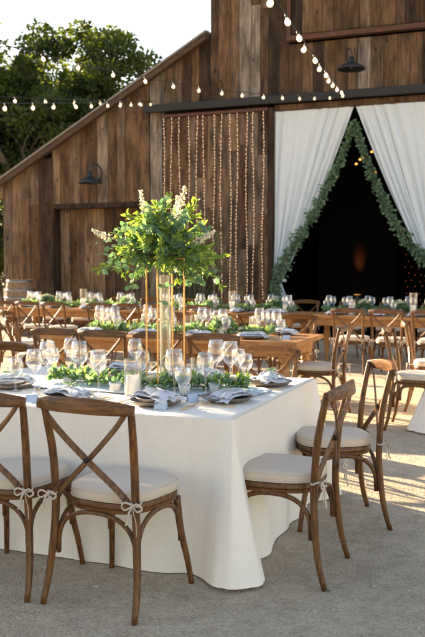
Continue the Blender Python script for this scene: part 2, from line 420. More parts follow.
# wing walls
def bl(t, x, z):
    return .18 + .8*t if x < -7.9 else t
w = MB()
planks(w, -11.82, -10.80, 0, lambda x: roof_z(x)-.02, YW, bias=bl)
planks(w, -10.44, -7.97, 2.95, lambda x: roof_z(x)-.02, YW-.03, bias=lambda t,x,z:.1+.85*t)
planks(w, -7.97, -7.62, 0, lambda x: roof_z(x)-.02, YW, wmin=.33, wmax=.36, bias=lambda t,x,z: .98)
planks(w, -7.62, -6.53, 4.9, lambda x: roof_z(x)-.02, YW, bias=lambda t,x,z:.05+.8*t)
bb(w, 'side_wall', M['barn'], tint=True)
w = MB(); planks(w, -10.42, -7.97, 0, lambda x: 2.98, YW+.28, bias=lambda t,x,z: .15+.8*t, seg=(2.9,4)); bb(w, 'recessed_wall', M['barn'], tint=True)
w = MB(); w.box(-10.80, -10.42, YW-.05, YW+.3, 0, roof_z(-10.6)-.12, (.12,.3)); bb(w, 'post', M['barn'], tint=True)
w = MB(); w.box(-10.42, -7.97, YW-.045, YW+.26, 2.86, 2.97, (.1,.6)); bb(w, 'lintel', M['barn'], tint=True)
# central wall
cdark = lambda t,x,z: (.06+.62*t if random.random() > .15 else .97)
w = MB()
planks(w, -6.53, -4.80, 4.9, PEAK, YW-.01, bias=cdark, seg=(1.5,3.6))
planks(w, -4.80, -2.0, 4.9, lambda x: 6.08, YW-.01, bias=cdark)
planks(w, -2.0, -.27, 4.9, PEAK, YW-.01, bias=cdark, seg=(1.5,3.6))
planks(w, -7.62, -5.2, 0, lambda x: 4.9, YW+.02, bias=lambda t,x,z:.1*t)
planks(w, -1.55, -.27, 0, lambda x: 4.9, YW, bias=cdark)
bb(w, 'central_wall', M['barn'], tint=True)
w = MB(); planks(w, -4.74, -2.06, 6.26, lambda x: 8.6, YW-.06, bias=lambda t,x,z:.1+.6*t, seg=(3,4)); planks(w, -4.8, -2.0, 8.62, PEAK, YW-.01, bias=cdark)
bb(w, 'loft_door', M['barn'], tint=True)
w = MB(); w.box(-4.82, -1.98, YW-.16, YW-.005, 6.12, 6.22); w.box(-4.82, -4.75, YW-.12, YW-.02, 6.225, 8.6); w.box(-2.05, -1.98, YW-.12, YW-.02, 6.225, 8.6)
bb(w, 'ledge', M['redtrim'])
# right wing
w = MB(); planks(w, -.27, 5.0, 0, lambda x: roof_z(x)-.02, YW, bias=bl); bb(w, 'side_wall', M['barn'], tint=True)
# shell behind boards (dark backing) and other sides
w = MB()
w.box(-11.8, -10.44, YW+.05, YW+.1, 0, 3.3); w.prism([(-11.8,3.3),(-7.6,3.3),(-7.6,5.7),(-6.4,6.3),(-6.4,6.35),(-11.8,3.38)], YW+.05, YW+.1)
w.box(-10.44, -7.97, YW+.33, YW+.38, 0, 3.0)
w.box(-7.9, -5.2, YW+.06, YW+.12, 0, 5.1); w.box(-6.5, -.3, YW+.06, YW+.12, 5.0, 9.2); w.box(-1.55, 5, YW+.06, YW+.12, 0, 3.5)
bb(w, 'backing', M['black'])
w = MB()
for side, xx in ((-1, -11.82), (1, 5.02)):
    y = YW+.12
    while y < YW+14:
        wd = random.uniform(.17,.3); t = (random.random(), random.random())
        xa, xb = (xx, xx+.03) if side < 0 else (xx-.03, xx)
        w.box(xa, xb, y+.004, y+wd-.004, 0, 3.45, t); y += wd
for xx in (-6.53, -.30):
    y = YW+.12
    while y < YW+14:
        wd = random.uniform(.17,.3); t = (random.random(), random.random())
        w.box(xx, xx+.03, y+.004, y+wd-.004, 6.2, 9.05, t); y += wd
planks(w, -11.8, 5.0, 0, lambda x: 3.4, YW+14)
bb(w, 'outer_wall', M['barn'], tint=True)
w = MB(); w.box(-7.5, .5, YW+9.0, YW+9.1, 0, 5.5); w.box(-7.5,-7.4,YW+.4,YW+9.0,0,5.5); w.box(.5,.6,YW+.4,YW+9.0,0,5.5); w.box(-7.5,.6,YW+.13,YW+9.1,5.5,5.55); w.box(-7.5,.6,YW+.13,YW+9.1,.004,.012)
bb(w, 'interior', M['black'])  # inner box coloured near black, gloom painted in
# roofs: corrugated sheets with thickness
def corr(mb, xa, za, xb, zb, y0, y1, th=.05):
    n = 60; vs = []
    for j in range(n+1):
        yy = y0 + (y1-y0)*j/n; d = .02*(1 if j%2 else -1)
        vs += [(xa,yy,za+d),(xb,yy,zb+d),(xb,yy,zb+d-th),(xa,yy,za+d-th)]
    fs = [(j*4+k, j*4+(k+1)%4, j*4+4+(k+1)%4, j*4+4+k) for j in range(n) for k in range(4)] + [(0,1,2,3), (n*4+3,n*4+2,n*4+1,n*4)]
    mb.add(vs, fs)
w = MB(); Y0, Y1 = YW-.30, YW+14.3
corr(w, -12.35, roof_z(-12.35)+.10, -6.55, roof_z(-6.55)+.10, Y0, Y1)
corr(w, 5.55, roof_z(5.55)+.10, -.25, roof_z(-.25)+.10, Y0, Y1)
corr(w, CX-3.7, PEAK(CX-3.7)+.1, CX, PEAK(CX)+.1, Y0, Y1); corr(w, CX+3.7, PEAK(CX+3.7)+.1, CX, PEAK(CX)+.1, Y0, Y1)
bb(w, 'roof', M['roof'])
w = MB()
def rake(mb, xa, xb, f, y0, y1, d0=-.10, d1=.03): mb.prism([(xa, f(xa)+d0), (xb, f(xb)+d0), (xb, f(xb)+d1), (xa, f(xa)+d1)], y0, y1)
rake(w, -12.3, -6.55, roof_z, YW-.27, YW-.22); rake(w, 5.5, -.25, roof_z, YW-.27, YW-.22)
rake(w, CX-3.65, CX, PEAK, YW-.27, YW-.22); rake(w, CX+3.65, CX, PEAK, YW-.27, YW-.22)
bb(w, 'rake_trim', M['trim'])
for (xa, xb, f) in ((-12.3,-6.55,roof_z),(-.25,5.5,roof_z)):
    w = MB(); rake(w, xa, xb, f, YW-.215, YW-.035, -.05, .0); bb(w, 'soffit', M['trim'])
# sliding door with track
w = MB(); w.box(-7.98, 4.9, YW-.27, YW-.16, 4.86, 5.02); w.box(-7.98, 4.9, YW-.155, YW-.06, 4.93, 5.03)
bb(w, 'door_track', M['steel_dark'], bevel=.01)
w = MB(); planks(w, -7.58, -5.20, .05, lambda x: 4.72, YW-.15, bias=lambda t,x,z:.12+.72*t, seg=(1.2,2.6)); w.box(-7.62,-5.16,YW-.115,YW-.07,.05,4.72,(0,.3))
dr = bb(w, 'sliding_door', M['barn'], tint=True)
w = MB(); w.box(-5.19, -5.09, YW-.17, YW+.3, 0.0, 4.8, (.1,.2)); w.box(-1.66, -1.56, YW-.17, YW+.3, 0.0, 4.8, (.1,.2)); w.box(-5.08,-1.67,YW-.1,YW+.2,4.74,4.85,(.4,.2))
bb(w, 'door_frame', M['barn'], tint=True)
w = MB(); w.box(-7.6,-5.2,YW-.2,YW-.16,4.73,4.80); bb(w, 'door_rail', M['redtrim'])

# ------------------------------------------------------------------ light curtain on the sliding door
lc = empty('light_curtain', (-6.4, YW-.2, 4.74), label='hanging strands of tiny warm fairy bulbs over the sliding plank door', cat='fairy lights')
w = MB(); w.tube([(-1.16,0,0),(1.14,0,0)], .006, 5); w.build('cable', M['wire'], lc)
for k in range(13):
    x0 = -1.13 + k*.187 + random.uniform(-.03,.03); zb = -4.45 + random.uniform(-.1,.15)
    pts = [(x0+.018*sin(z*1.7+k*2.1), -.006, -z) for z in np.linspace(0, -zb, 18)]
    s_ = MB(); s_.tube(pts, .005, 4); so = s_.build('strand', M['copper'], lc)
    b_ = MB(); z = .04
    while z < -zb:
        xx = x0 + .018*sin(z*1.7+k*2.1) + random.uniform(-.012,.012)
        b_.add([(xx+a*.0075, -.012+b*.0075, -z+c*.009) for a,b,c in ico], icf); z += random.uniform(.04,.10)
    b_.build('fairy_bulb', M['minibulb'], so)['kind'] = 'stuff'

# ------------------------------------------------------------------ gooseneck lamps
def gooseneck(loc, label, mirror=1, s=1.0):
    t = empty('barn_lamp', loc, label=label, cat='wall lamp', group='gooseneck lamps on the barn wall')
    sh = MB(); sh.lathe([(.02,.20),(.045,.20),(.05,.12),(.075,.09),(.20,.03),(.265,-.02),(.275,-.045),(.26,-.045),(.25,-.02),(.19,.015),(.06,.07),(.02,.08)], 28, closed=False)
    o = sh.build('lamp_shade', M['lamp'], t, smooth=True); o.location = (0,-.38,0)
    a = MB(); pts = [(.02*mirror,-.03,.05),(.12*mirror,-.06,.12),(.16*mirror,-.12,.26),(.12*mirror,-.24,.38),(.05*mirror,-.34,.38),(0,-.38,.30),(0,-.38,.19)]
    P2 = []
    for i in range(len(pts)-1):
        for q in (0,.5): P2.append(tuple(pts[i][j]*(1-q)+pts[i+1][j]*q for j in range(3)))
    P2.append(pts[-1]); a.tube(P2, .016, 8); a.build('arm', M['lamp'], t, smooth=True)
    p = MB(); p.lathe([(.055,0),(.055,.03),(.03,.035)], 16); q = p.build('wall_plate', M['lamp'], t); q.location = (.02*mirror,0,.05); q.rotation_euler = (radians(90),0,0)
    b = MB(); b.lathe([(.0,-.03),(.03,-.02),(.035,.01),(.02,.06),(0,.07)], 12); q = b.build('bulb', M['glass'], t, smooth=True); q.location = (0,-.38,.0)
gooseneck((-9.25, YW-.03, 3.42), 'dark gooseneck barn lamp on the sunlit left wing above the recess', 1)
gooseneck((-3.42, YW-.03, 5.42), 'dark gooseneck barn lamp on the central wall above the draped doorway', -1, 1)

# ------------------------------------------------------------------ curtains + garland
def curtain(name, xo, xi, sgn, label):
    """xo outer top x, xi inner top x; gathers to the tie-back at the outer side"""
    t = empty(name, (xo, YW-.02, 4.72), label=label, cat='curtain', group='pale sheer curtains in the barn doorway')
    nu, nv = 150, 90; H = 4.62; tie = 3.46; vs = []; width = abs(xi-xo)
    rs = [random.random() for _ in range(60)]
    for j in range(nv+1):
        d = H*j/nv
        if d < tie: 
            q = d/tie; f = 1 - q**.82*(1-.02) if q<1 else .02
            f = (1-q)**.82*.97 + .10*(q**3) 
            wj = width*max(.07, f)
        else: wj = width*(.085 + .16*min(1, (d-tie)/.7))
        comp = width/max(wj, .001)
        for i in range(nu+1):
            u = i/nu
            # folds fan out from the tie point
            ph = u*21 + 1.6*sin(u*6+1)+.5*sin(u*17) 
            amp = min(.045, .012 + .006*comp) * (1.0 if d>.1 else .6)
            yy = -amp*(sin(ph*1.0*2*pi/2.2) + .5*sin(ph*2*pi/1.37+2+d*.3)) - .05 - .012*sin(u*50+d*1.3)
            xx = xo + sgn*wj*u + sgn*.012*sin(ph*2.1+d)
            # scoop : inner part billows lower
            zz = -d - (0.10*sin(pi*min(1,d/tie))*u if d < tie else 0)
            vs.append((xx-xo, yy, zz))
    fs = [(j*(nu+1)+i, j*(nu+1)+i+1, (j+1)*(nu+1)+i+1, (j+1)*(nu+1)+i) for j in range(nv) for i in range(nu)]
    m = MB(); m.add(vs, fs); m.build('fabric', M['curtain'], t, smooth=True)
    tb = MB(); pts = [(sgn*(.13+.15*cos(a)), -.07+.09*sin(a), -tie-.03*cos(a)) for a in np.linspace(0,2*pi,20)]
    tb.tube(pts, .03, 6, flat=.012); tb.build('tieback', M['curtain'], t, smooth=True)
    return t
curtain('curtain', -5.10, -3.40, 1, 'pale sheer curtain tied back to the left side of the barn doorway')
curtain('curtain', -1.62, -3.44, -1, 'pale sheer curtain on the right of the doorway, swept outward to the frame edge')
cr = MB(); cr.tube([(-5.15,YW-.08,4.735),(-1.6,YW-.08,4.735)], .014, 8); tag(cr.build('curtain_rod', M['trim']), 'wooden rod carrying the sheer curtains across the barn doorway', 'rod')

def stem_path(pts, n):
    pts = [Vector(p) for p in pts]; out = []
    m = len(pts)-1
    for i in range(n):
        t = i/(n-1)*m; k = min(int(t), m-1); f = t-k
        p0 = pts[max(k-1,0)]; p1 = pts[k]; p2 = pts[k+1]; p3 = pts[min(k+2,m)]
        out.append(.5*((2*p1)+(p2-p0)*f+(2*p0-5*p1+4*p2-p3)*f*f+(3*p1-p0-3*p2+p3)*f**3))
    return out
def fat_garland(name, pts, r0, r1, nl, size, mat, label, cat='garland', group=None, parent=None, tint=None):
    path = stem_path(pts, 60); t = empty(name, path[0], label=label, cat=cat); 
    if group: t['group'] = group
    base = path[0]
    s = MB(); s.tube([p-base for p in path], .012, 6); s.build('stem', M['bark'], t)
    idx = RN.uniform(0, 58.99, nl); P = []; D = []
    for q in idx:
        k = int(q); f = q-k; p = path[k].lerp(path[k+1], f); tt = (path[k+1]-path[k]).normalized()
        r = (r0+(r1-r0)*q/59) * (1+.35*sin(q*1.7)+.3*sin(q*.61)+random.random()**6*1.6)
        v = Vector(rvec(1)[0]); v -= tt*v.dot(tt)*.6; v.normalize()
        p2 = p + v*r*random.random()**.5; 
        P.append(p2-base); D.append(v*1.0 + Vector(rvec(1)[0])*.7 + tt*.2)
    ti = RN.uniform(0,1,nl)
    leaves('foliage', mat, P, D, rvec(nl), size*RN.uniform(.7,1.3,nl), size*.75*RN.uniform(.7,1.2,nl), ti, t, round_=True)
    return t
fat_garland('garland', [(-3.41,YW-.16,4.40),(-3.63,YW-.20,3.75),(-3.95,YW-.22,3.1),(-4.35,YW-.22,2.35),(-4.75,YW-.2,1.75),(-5.02,YW-.2,1.15),(-5.08,YW-.2,.4)], .022, .105, 1500, .07, M['garland'],
            'leafy green garland down the inner edge of the left doorway curtain', group='green garlands framing the doorway curtains')
fat_garland('garland', [(-3.41,YW-.16,4.40),(-3.2,YW-.20,3.75),(-2.93,YW-.22,3.1),(-2.58,YW-.22,2.4),(-2.15,YW-.2,1.8),(-1.78,YW-.2,1.45),(-1.68,YW-.2,.5)], .022, .10, 1500, .07, M['garland'],
            'leafy green garland down the inner edge of the right doorway curtain', group='green garlands framing the doorway curtains')

# interior glows
u = empty('uplight', (-3.74, YW+2.0, .72), label='small orange uplight glowing in the dark barn doorway', cat='lamp')
w = MB(); w.lathe([(.09,0),(.1,.02),(.1,.16),(.085,.17)], 16); w.box(-.02,.02,.09,.25,.03,.08); w.build('housing', M['lamp'], u)
w = MB(); w.lathe([(.001,.172),(.08,.173)], 16); w.build('lens', M['orangebulb'], u)
ps = MB(); ps.box(-4.7,-2.9,YW+2.25,YW+2.3,0,5,(.1,.5)); tag(ps.build('glow_catch_panel', simple('dark_panel', (.0055,.005,.0045), 1, spec=0)), 'tall dark panel added inside the barn to catch the orange uplight glow', 'panel')  # added surface for the uplight's orange glow to fall on, dark so edges vanish
sl = bpy.data.lights.new('uplight_beam', 'SPOT'); sl.energy = 85; sl.color = (1,.22,.05); sl.spot_size = radians(20); sl.spot_blend = 1; sl.shadow_soft_size = .05
so = bpy.data.objects.new('uplight_beam', sl); COL.objects.link(so); so.location = (.0,-.15,.2); so.parent = u
so.rotation_euler = (radians(180-28),0,0)
ob = empty('pendant_string', (-3.35, YW+1.2, 3.95), label='short string of orange bulbs glowing high in the dark doorway', cat='string light')
w = MB(); bpos = [(-.28,0,-.22),(-.2,0,-.13),(-.12,0,-.10),(-.06,0,-.04),(.05,0,.02),(.13,0,-.42)]
w.tube([(-.5,0,-.2),*bpos[:5],(.4,0,.1)], .005, 4); w.tube([(.13,0,.05),(.13,0,-.4)], .004, 4); w.build('cable', M['wire'], ob)
for b in bpos:
    q = MB(); q.add([(x*.03,y*.03,z*.035) for x,y,z in ico], icf); o = q.build('bulb', M['orangebulb'], ob, smooth=True); o.location = b
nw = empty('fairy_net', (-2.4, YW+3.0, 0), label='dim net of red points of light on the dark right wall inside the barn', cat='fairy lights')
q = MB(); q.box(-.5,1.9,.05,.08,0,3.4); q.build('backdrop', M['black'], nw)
q = MB()
for i in range(15):
    for j in range(18):
        x = -.4+i*.15+(j%2)*.07+random.uniform(-.03,.03); z = .3+j*.15+random.uniform(-.03,.03)
        q.add([(x+a*.011, b*.011, z+c*.011) for a,b,c in ico], icf)
o = q.build('fairy_bulb', M['redbulb'], nw); o['kind'] = 'stuff'

# ------------------------------------------------------------------ festoon strings
def bulb_protos():
    s = MB(); s.lathe([(.013,.0),(.02,-.01),(.021,-.05),(.016,-.055)], 12)
    b = MB(); b.lathe([(.014,-.052),(.02,-.066),(.037,-.095),(.042,-.12),(.034,-.148),(.014,-.162),(.0,-.164)], 16)
    return s, b
sm, bm_ = bulb_protos(); _sock = None
def festoon(p0, d, sag, n, off, label, extra=6, scale=.56):
    global _sock
    P = lambda t: Vector((p0[0]+d[0]*t, p0[1]+d[1]*t, p0[2]+d[2]*t+sag*t*t))
    t0 = empty('festoon_string', p0, label=label, cat='string lights', group='festoon strings of warm bulbs')
    base = Vector(p0); w = MB()
    pts = [P(0)-base]
    for i in range(n+extra):
        pts.append(P(i+off)-base + Vector((0,0,0.0))); pts.append(P(i+off+.5)-base+Vector((0,0,-.012)))
    w.tube(pts, .0055, 5); w.build('cable', M['wire'], t0)
    for i in range(n):
        if _sock is None:
            so_ = sm.build('socket', M['socket'], t0, smooth=True); bo = bm_.build('bulb', M['bulb'], so_, smooth=True); _sock = so_
        else:
            so_ = copy_tree(_sock, t0)
        so_.location = P(i+off+random.uniform(-.05,.05))-base; so_.scale = (scale,)*3
        so_.rotation_euler = (random.uniform(-.25,.25), random.uniform(-.25,.25), 0)
FA = ((-3.60,16.80,4.98),(.137,-.889,-.131),.0017); FB = ((-3.68,16.80,4.95),(-.132,-.647,-.1316),.00415); FC = ((-7.75,16.8,5.10),(.226,-.915,-.189),.00024)
festoon(*FA, 13, .3, 'festoon string rising steeply from the wall beside the right lamp to the upper edge', 2, .70)
festoon(*FB, 15, .8, 'longest festoon string, sagging from the central wall across the roof and tree', 2)
festoon(*FC, 12, .5, 'lower festoon string meeting the barn above the sliding door from the left', 2)
festoon((-7.75,16.8,5.10), (.10,-1.05,-.197), .0012, 9, .9, 'second lower festoon string, its bulbs nearly overlapping the lower one over the roof edge', 4)

# ------------------------------------------------------------------ trees
def oak(loc, R, H, base, nl, label, seed, lsz=.16, group=None, mat='oak_leaf', name='oak_tree', trunk=.35, dense=1.0):
    rnd = random.Random(seed); rn = np.random.default_rng(seed)
    t = empty(name, loc, label=label, cat='tree'); 
    if group: t['group'] = group
    w = MB(); tips = []
    def limb(p, d, ln, r, dep):
        pts = [p]; rads = [r]; q = p.copy(); dd = d.copy(); k = 5
        for i in range(k):
            dd = (dd + Vector((rnd.uniform(-.38,.38), rnd.uniform(-.38,.38), rnd.uniform(-.18,.3)))).normalized()
            q = q + dd*ln/k; pts.append(q); rads.append(r*(1-.55*(i+1)/k))
            if dep >= 2: tips.append(q)
        w.tube(pts, rads, 6 if dep else 9)
        if dep < 4:
            for c in range(3 if dep else 6):
                a = rnd.uniform(0, 6.283); sp = rnd.uniform(.5,1.1)
                nd = (dd + Vector((cos(a)*sp, sin(a)*sp, rnd.uniform(-.25,.45)))).normalized()
                s0 = pts[rnd.choice((3,4,5))] 
                limb(s0, nd, ln*rnd.uniform(.55,.78), r*.45, dep+1)
    limb(Vector((0,0,0)), Vector((0,0,1)), base, trunk, 0)
    w.build('trunk', M['bark'], t, smooth=True)
    T = np.array([list(p) for p in tips]); c = np.array([0,0,base+(H-base)*.42])
    rel = (T-c)/np.array([R,R,(H-base)*.62+.5]); rr = np.linalg.norm(rel,axis=1)
    T = T[rr < 1.05]
    # clumps: at limb tips and irregularly over the crown's volume
    nx = int(90*dense); dirs = rn.normal(size=(nx,3)); dirs /= np.linalg.norm(dirs,axis=1,keepdims=True)
    lump = np.array([1+.22*noise.noise(Vector(d)*2.1+Vector((seed,0,0))) for d in dirs])
    V = c + dirs*np.array([R,R,(H-base)*.6])*(rn.uniform(.35,1,nx)**.5*lump)[:,None]
    C = np.vstack([T[rn.permutation(len(T))[:int(160*dense)]], V]); 
    C = C[C[:,2] > base*.35]
    ci = rn.integers(0, len(C), nl); sizes = rn.uniform(.35,.85,len(C))
    off = rn.normal(size=(nl,3)); off /= np.linalg.norm(off,axis=1,keepdims=True); rad = (rn.uniform(0,1,nl)**.45)*sizes[ci]*R/4.2
    P = C[ci] + off*rad[:,None]*np.array([1,1,.7])
    tint = np.clip(rn.uniform(0,.6,nl) + .4*rn.uniform(0,1,len(C))[ci], 0, 1)
    D = off + rn.normal(size=(nl,3))*.6; Nn = rn.normal(size=(nl,3)) + np.array([0,0,1.0])
    leaves('crown', M[mat], P, D, Nn, lsz*rn.uniform(.7,1.3,nl), lsz*.7*rn.uniform(.7,1.2,nl), tint, t)
    return t
oak((-16.1,27.5,0), 4.0, 10.2, 4.4, 60000, 'big gnarled oak behind the left slope of the barn roof', 4, .17, trunk=.4)
oak((-20.2,28.5,0), 4.2, 10.9, 4.0, 60000, 'dark oak at the left edge of the picture, behind the barn', 9, .17, trunk=.36)
oak((-15.2,33.0,0), 4.2, 9.4, 3.4, 34000, 'smaller oak farther off, its crown just above the roof slope', 15, .17, trunk=.3)
oak((-25.5,35,0), 6, 11, 3.5, 26000, 'distant oak beyond the left end of the barn yard', 21, .22, trunk=.3)
# low trees outside the frame on the left: they shade the foreground as in the photo
SUN_AZ = Vector((.91,-.415,0)).normalized()
back = -SUN_AZ; perp = Vector((.415,.91,0)).normalized()
for i, (c, dist, R, H) in enumerate(((2.6,13.5,1.4,4.5),(.9,14.5,1.8,4.6),(-1.7,14,1.7,4.7),(-4.6,15,2.0,5.2),(-8.0,14,2.4,5.4),(-12,15,2.4,5.4))):
    p = back*dist + perp*c
    oak((p.x,p.y,0), R, H, 1.6, 7500, ['low rounded','bushy open-crowned','squat','broad low','taller leafy','last and tallest'][i]+' tree in the row left of the tables', 40+i, .17, group='low trees along the left side of the yard', name='shrub_tree', trunk=.12, dense=.55)

oak((-16.4,23.5,0), 2.2, 4.6, 1.3, 16000, 'rounded dark bush beyond the left corner of the barn', 61, .12, group='trees behind the barn', name='bush', trunk=.1)
oak((-19.6,25.5,0), 2.4, 5.0, 1.3, 12000, 'larger dark bush farther left, beyond the barn corner', 62, .12, group='trees behind the barn', name='bush', trunk=.1)
# conifer-like climber by the door foot (greenish fine plant in front of the door)
def fern_plant(loc, label):
    t = empty('shrub', loc, label=label, cat='shrub'); n = 2600
    w = MB(); P=[];D=[]
    for k in range(110):
        a = random.uniform(0,6.28); hh = random.uniform(.9,2.4); sp = random.uniform(.1,.75)
        pts = [Vector((cos(a)*sp*q**1.3, sin(a)*sp*.5*q**1.3, hh*q)) for q in np.linspace(0,1,9)]
        w.tube(pts, .006, 4)
        for j in range(70):
            q = random.uniform(.1,1); p = Vector((cos(a)*sp*q**1.3, sin(a)*sp*.5*q**1.3, hh*q)); P.append(p); D.append(Vector((random.uniform(-1,1),random.uniform(-1,1),random.uniform(.1,1))))
    w.build('stems', M['bark'], t); n = len(P)
    leaves('foliage', M['ivy'], P, D, rvec(n), RN.uniform(.05,.10,n), .014, RN.uniform(0,1,n), t)
fern_plant((-6.62, YW-.7, 0), 'wispy dark green shrub standing against the foot of the sliding door')

# ------------------------------------------------------------------ barrel
bt = empty('wine_barrel', (-10.72, YW-1.0, 0), label='weathered oak wine barrel standing at the left corner of the barn', cat='barrel')
bt.scale = (1.0,1.0,1.22)
w = MB(); w.lathe([(.27,0),(.30,.15),(.335,.4),(.345,.52),(.335,.64),(.30,.88),(.27,1.02),(.25,1.02),(.25,.97),(0,.97)], 32); w.build('staves', M['barrel'], bt, smooth='auto')
for z, r in ((.03,.280),(.22,.318),(.36,.336),(.68,.336),(.82,.317),(.98,.282)):
    q = MB(); q.lathe([(r-.004,-.022),(r+.004,-.02),(r+.002,.02),(r-.006,.022)], 32, closed=False); o = q.build('hoop', M['hoop'], bt, smooth=True); o.location = (0,0,z)

# ------------------------------------------------------------------ chair
def sm_path(pts, n=14): return stem_path(pts, n)
def make_chair():
    t = empty('crossback_chair', (0,0,0), label='x', cat='chair', group='wooden crossback chairs')
    W = M['chair']
    # seat frame: rounded trapezoid
    def outline(n, wf, wr, yf, yr, p=3.2):
        o = []
        for k in range(n):
            a = 2*pi*k/n; c, s = cos(a), sin(a)
            x = abs(c)**(2/p)*(1 if c>0 else -1); y = abs(s)**(2/p)*(1 if s>0 else -1)
            wy = wf+(wr-wf)*(1-y)/2
            o.append((x*wy, (yf+yr)/2+y*(yf-yr)/2))
        return o
    def slab(levels, n=48):
        m = MB(); vs = []
        for (s, z) in levels:
            for (x, y) in O: vs.append((x*s, (y-.0)*s, z))
        k = len(levels)
        fs = [(i*n+j, i*n+(j+1)%n, (i+1)*n+(j+1)%n, (i+1)*n+j) for i in range(k-1) for j in range(n)]
        fs += [tuple(range(n-1,-1,-1)), tuple((k-1)*n+j for j in range(n))]
        m.add(vs, fs); return m
    O = outline(48, .225, .195, .215, -.205)
    seat = slab([(.93,.415),(.975,.418),(.975,.432),(.955,.436),(1.0,.44),(1.0,.455),(.98,.462)]).build('seat', M['chair_h'], t, smooth='auto')
    cu = slab([(.94,.462),(.985,.466),(1.0,.476),(1.005,.488),(.995,.500),(.965,.510),(.8,.517),(.4,.521)])
    co = cu.build('cushion', M['cushion'], t, smooth=True)
    pp = MB()
    for s_, z in ((1.0,.469),(.985,.504)):
        pp.tube([(x*s_, y*s_, z) for x,y in O]+[(O[0][0]*s_,O[0][1]*s_,z)], .0032, 6)
    pp.build('piping', M['cushion'], co, smooth=True)
    # rear legs = posts
    for sx in (-1,1):
        m = MB(); p = sm_path([(sx*.235,-.275,0),(sx*.226,-.238,.14),(sx*.212,-.218,.32),(sx*.206,-.214,.46),(sx*.208,-.228,.66),(sx*.217,-.254,.80),(sx*.222,-.274,.895)], 18)
        rr = [.0135+.0045*min(1,i/5) if i<12 else .018-.003*(i-12)/5 for i in range(18)]
        m.tube(p, rr, 10); m.build('rear_leg', W, t, smooth=True)
        m = MB(); p = sm_path([(sx*.222,.235,0),(sx*.208,.218,.12),(sx*.190,.190,.26),(sx*.178,.172,.42)], 12)
        m.tube(p, [.0125+.006*i/11 for i in range(12)], 10); m.build('front_leg', W, t, smooth=True)
    # crest rail
    m = MB(); xs = np.linspace(-.243,.243,17)
    pts = [(x, -.278 - .052*(1-(x/.243)**2) , .882 + .012*(1-(x/.243)**2)) for x in xs]
    hh = [.040 + .026*(1-(abs(x)/.243)**3) for x in xs]
    m.bar(pts, [h_ for h_ in hh], .022, (0,.18,1)); m.build('crest_rail', M['chair_h'], t, smooth='auto')
    # crossed straps
    for sx in (-1,1):
        m = MB()
        off = .006*sx
        p = sm_path([(sx*.222,-.290,.893),(sx*.15,-.290+off,.80),(sx*.0,-.262+off,.655),(-sx*.13,-.235+off,.54),(-sx*.19,-.222,.468)], 16)
        m.bar(p, .027, .008, (.6*sx,0,1)) ; m.build('cross_strap', W, t, smooth='auto')
    m = MB(); m.lathe([(.012,-.01),(.012,.01),(.006,.013)], 12); r = m.build('rivet', M['steel_dark'], t); r.location = (0,-.268,.655); r.rotation_euler = (radians(90),0,0)
    # arched braces: four sides
    def arch(p0, p1, inset=.004):
        m = MB(); p0 = Vector(p0); p1 = Vector(p1); zb = .215; zt = .414; pts = []
        for a in np.linspace(0, pi, 19):
            c_ = cos(a); s_ = sin(a)
            u_ = .5 - .5*(abs(c_)**.85)*(1 if c_ > 0 else -1)
            q = p0.lerp(p1, u_); q.z = zb + (zt-zb)*s_**.62
            pts.append(q)
        m.tube(pts, .012, 8, flat=.0095); m.build('brace', W, t, smooth=True)
    arch((-.190,.185,0), (.190,.185,0)); arch((-.200,-.205,0), (.200,-.205,0))
    arch((-.205,-.200,0), (-.193,.180,0)); arch((.205,-.200,0), (.193,.180,0))
    # ties
    for sx in (-1,1):
        m = MB(); c = Vector((sx*.213,-.232,.485))
        m.tube([c+Vector((.021*cos(a), .021*sin(a)+.008, .006*sin(a*2))) for a in np.linspace(0,2*pi,14)], .0045, 6)
        k = c+Vector((sx*.004,-.022,0)); m.add([(k.x+a*.009,k.y+b*.009,k.z+c_*.009) for a,b,c_ in ico], icf)
        for q in (-1,1):
            m.tube(sm_path([k, k+Vector((q*.028,-.012,.014)), k+Vector((q*.05,-.008,-.004)), k+Vector((q*.03,-.014,-.018)), k], 14), .0042, 6, flat=.0015)
            m.tube(sm_path([k, k+Vector((q*.012,-.012,-.03)), k+Vector((q*.02,-.008,-.065)), k+Vector((q*.026,-.016,-.10-.02*q))], 10), .0048, 6, flat=.0014)
        m.build('ribbon', M['tie'], co, smooth=True)
    return t
chair = make_chair()
D = radians
CH = [ # x, y, rotz(deg), label
 (-1.70,3.325,-6.5,'chair with empty cushion pushed up to the white table, centre front of the picture'),
 (-2.275,3.345,0,'frontmost chair cut by the left edge of the picture, at the white table'),
 (-1.125,3.90,89,'side-on chair at right end of the white table, nearer of the two'),
 (-1.07,4.76,116,'chair with sunlit crest rail at right end of white table, farther of two'),
 (-1.71,5.27,183,'chair facing us across the white table, behind the right plates'),
 (-3.60,4.88,178,'chair facing us on the far side of the white table, at the left picture edge'),
 (-4.07,6.88,3,'leftmost chair on the near side of the middle wooden table'),
 (-3.54,6.84,-2,'second chair from the left on the near side of the middle wooden table'),
 (-3.01,6.85,2,'third chair from left, near side of middle table, behind gold stand'),
 (-2.49,6.82,-1,'rightmost chair on the near side of the middle wooden table'),
 (-4.35,9.45,182,'leftmost chair on the far side of the middle wooden table'),
 (-3.75,9.5,178,'second chair from the left on the far side of the middle wooden table'),
 (-3.15,9.45,181,'third chair from the left on the far side of the middle wooden table'),
 (-2.62,9.5,184,'rightmost chair on the far side of the middle wooden table'),
 (-2.0,8.2,88,'side-on chair at the right end of the middle wooden table'),
 (-5.25,8.15,-68,'chair at the left end of the middle wooden table, facing right'),
 (-6.35,9.55,-25,'chair standing by itself at the left edge between the middle and far tables'),
 (-.96,7.82,-90,'nearer of two side-on chairs facing the white table at right edge'),
 (-.95,8.95,-86,'farther of two side-on chairs facing the white table at right edge'),
]
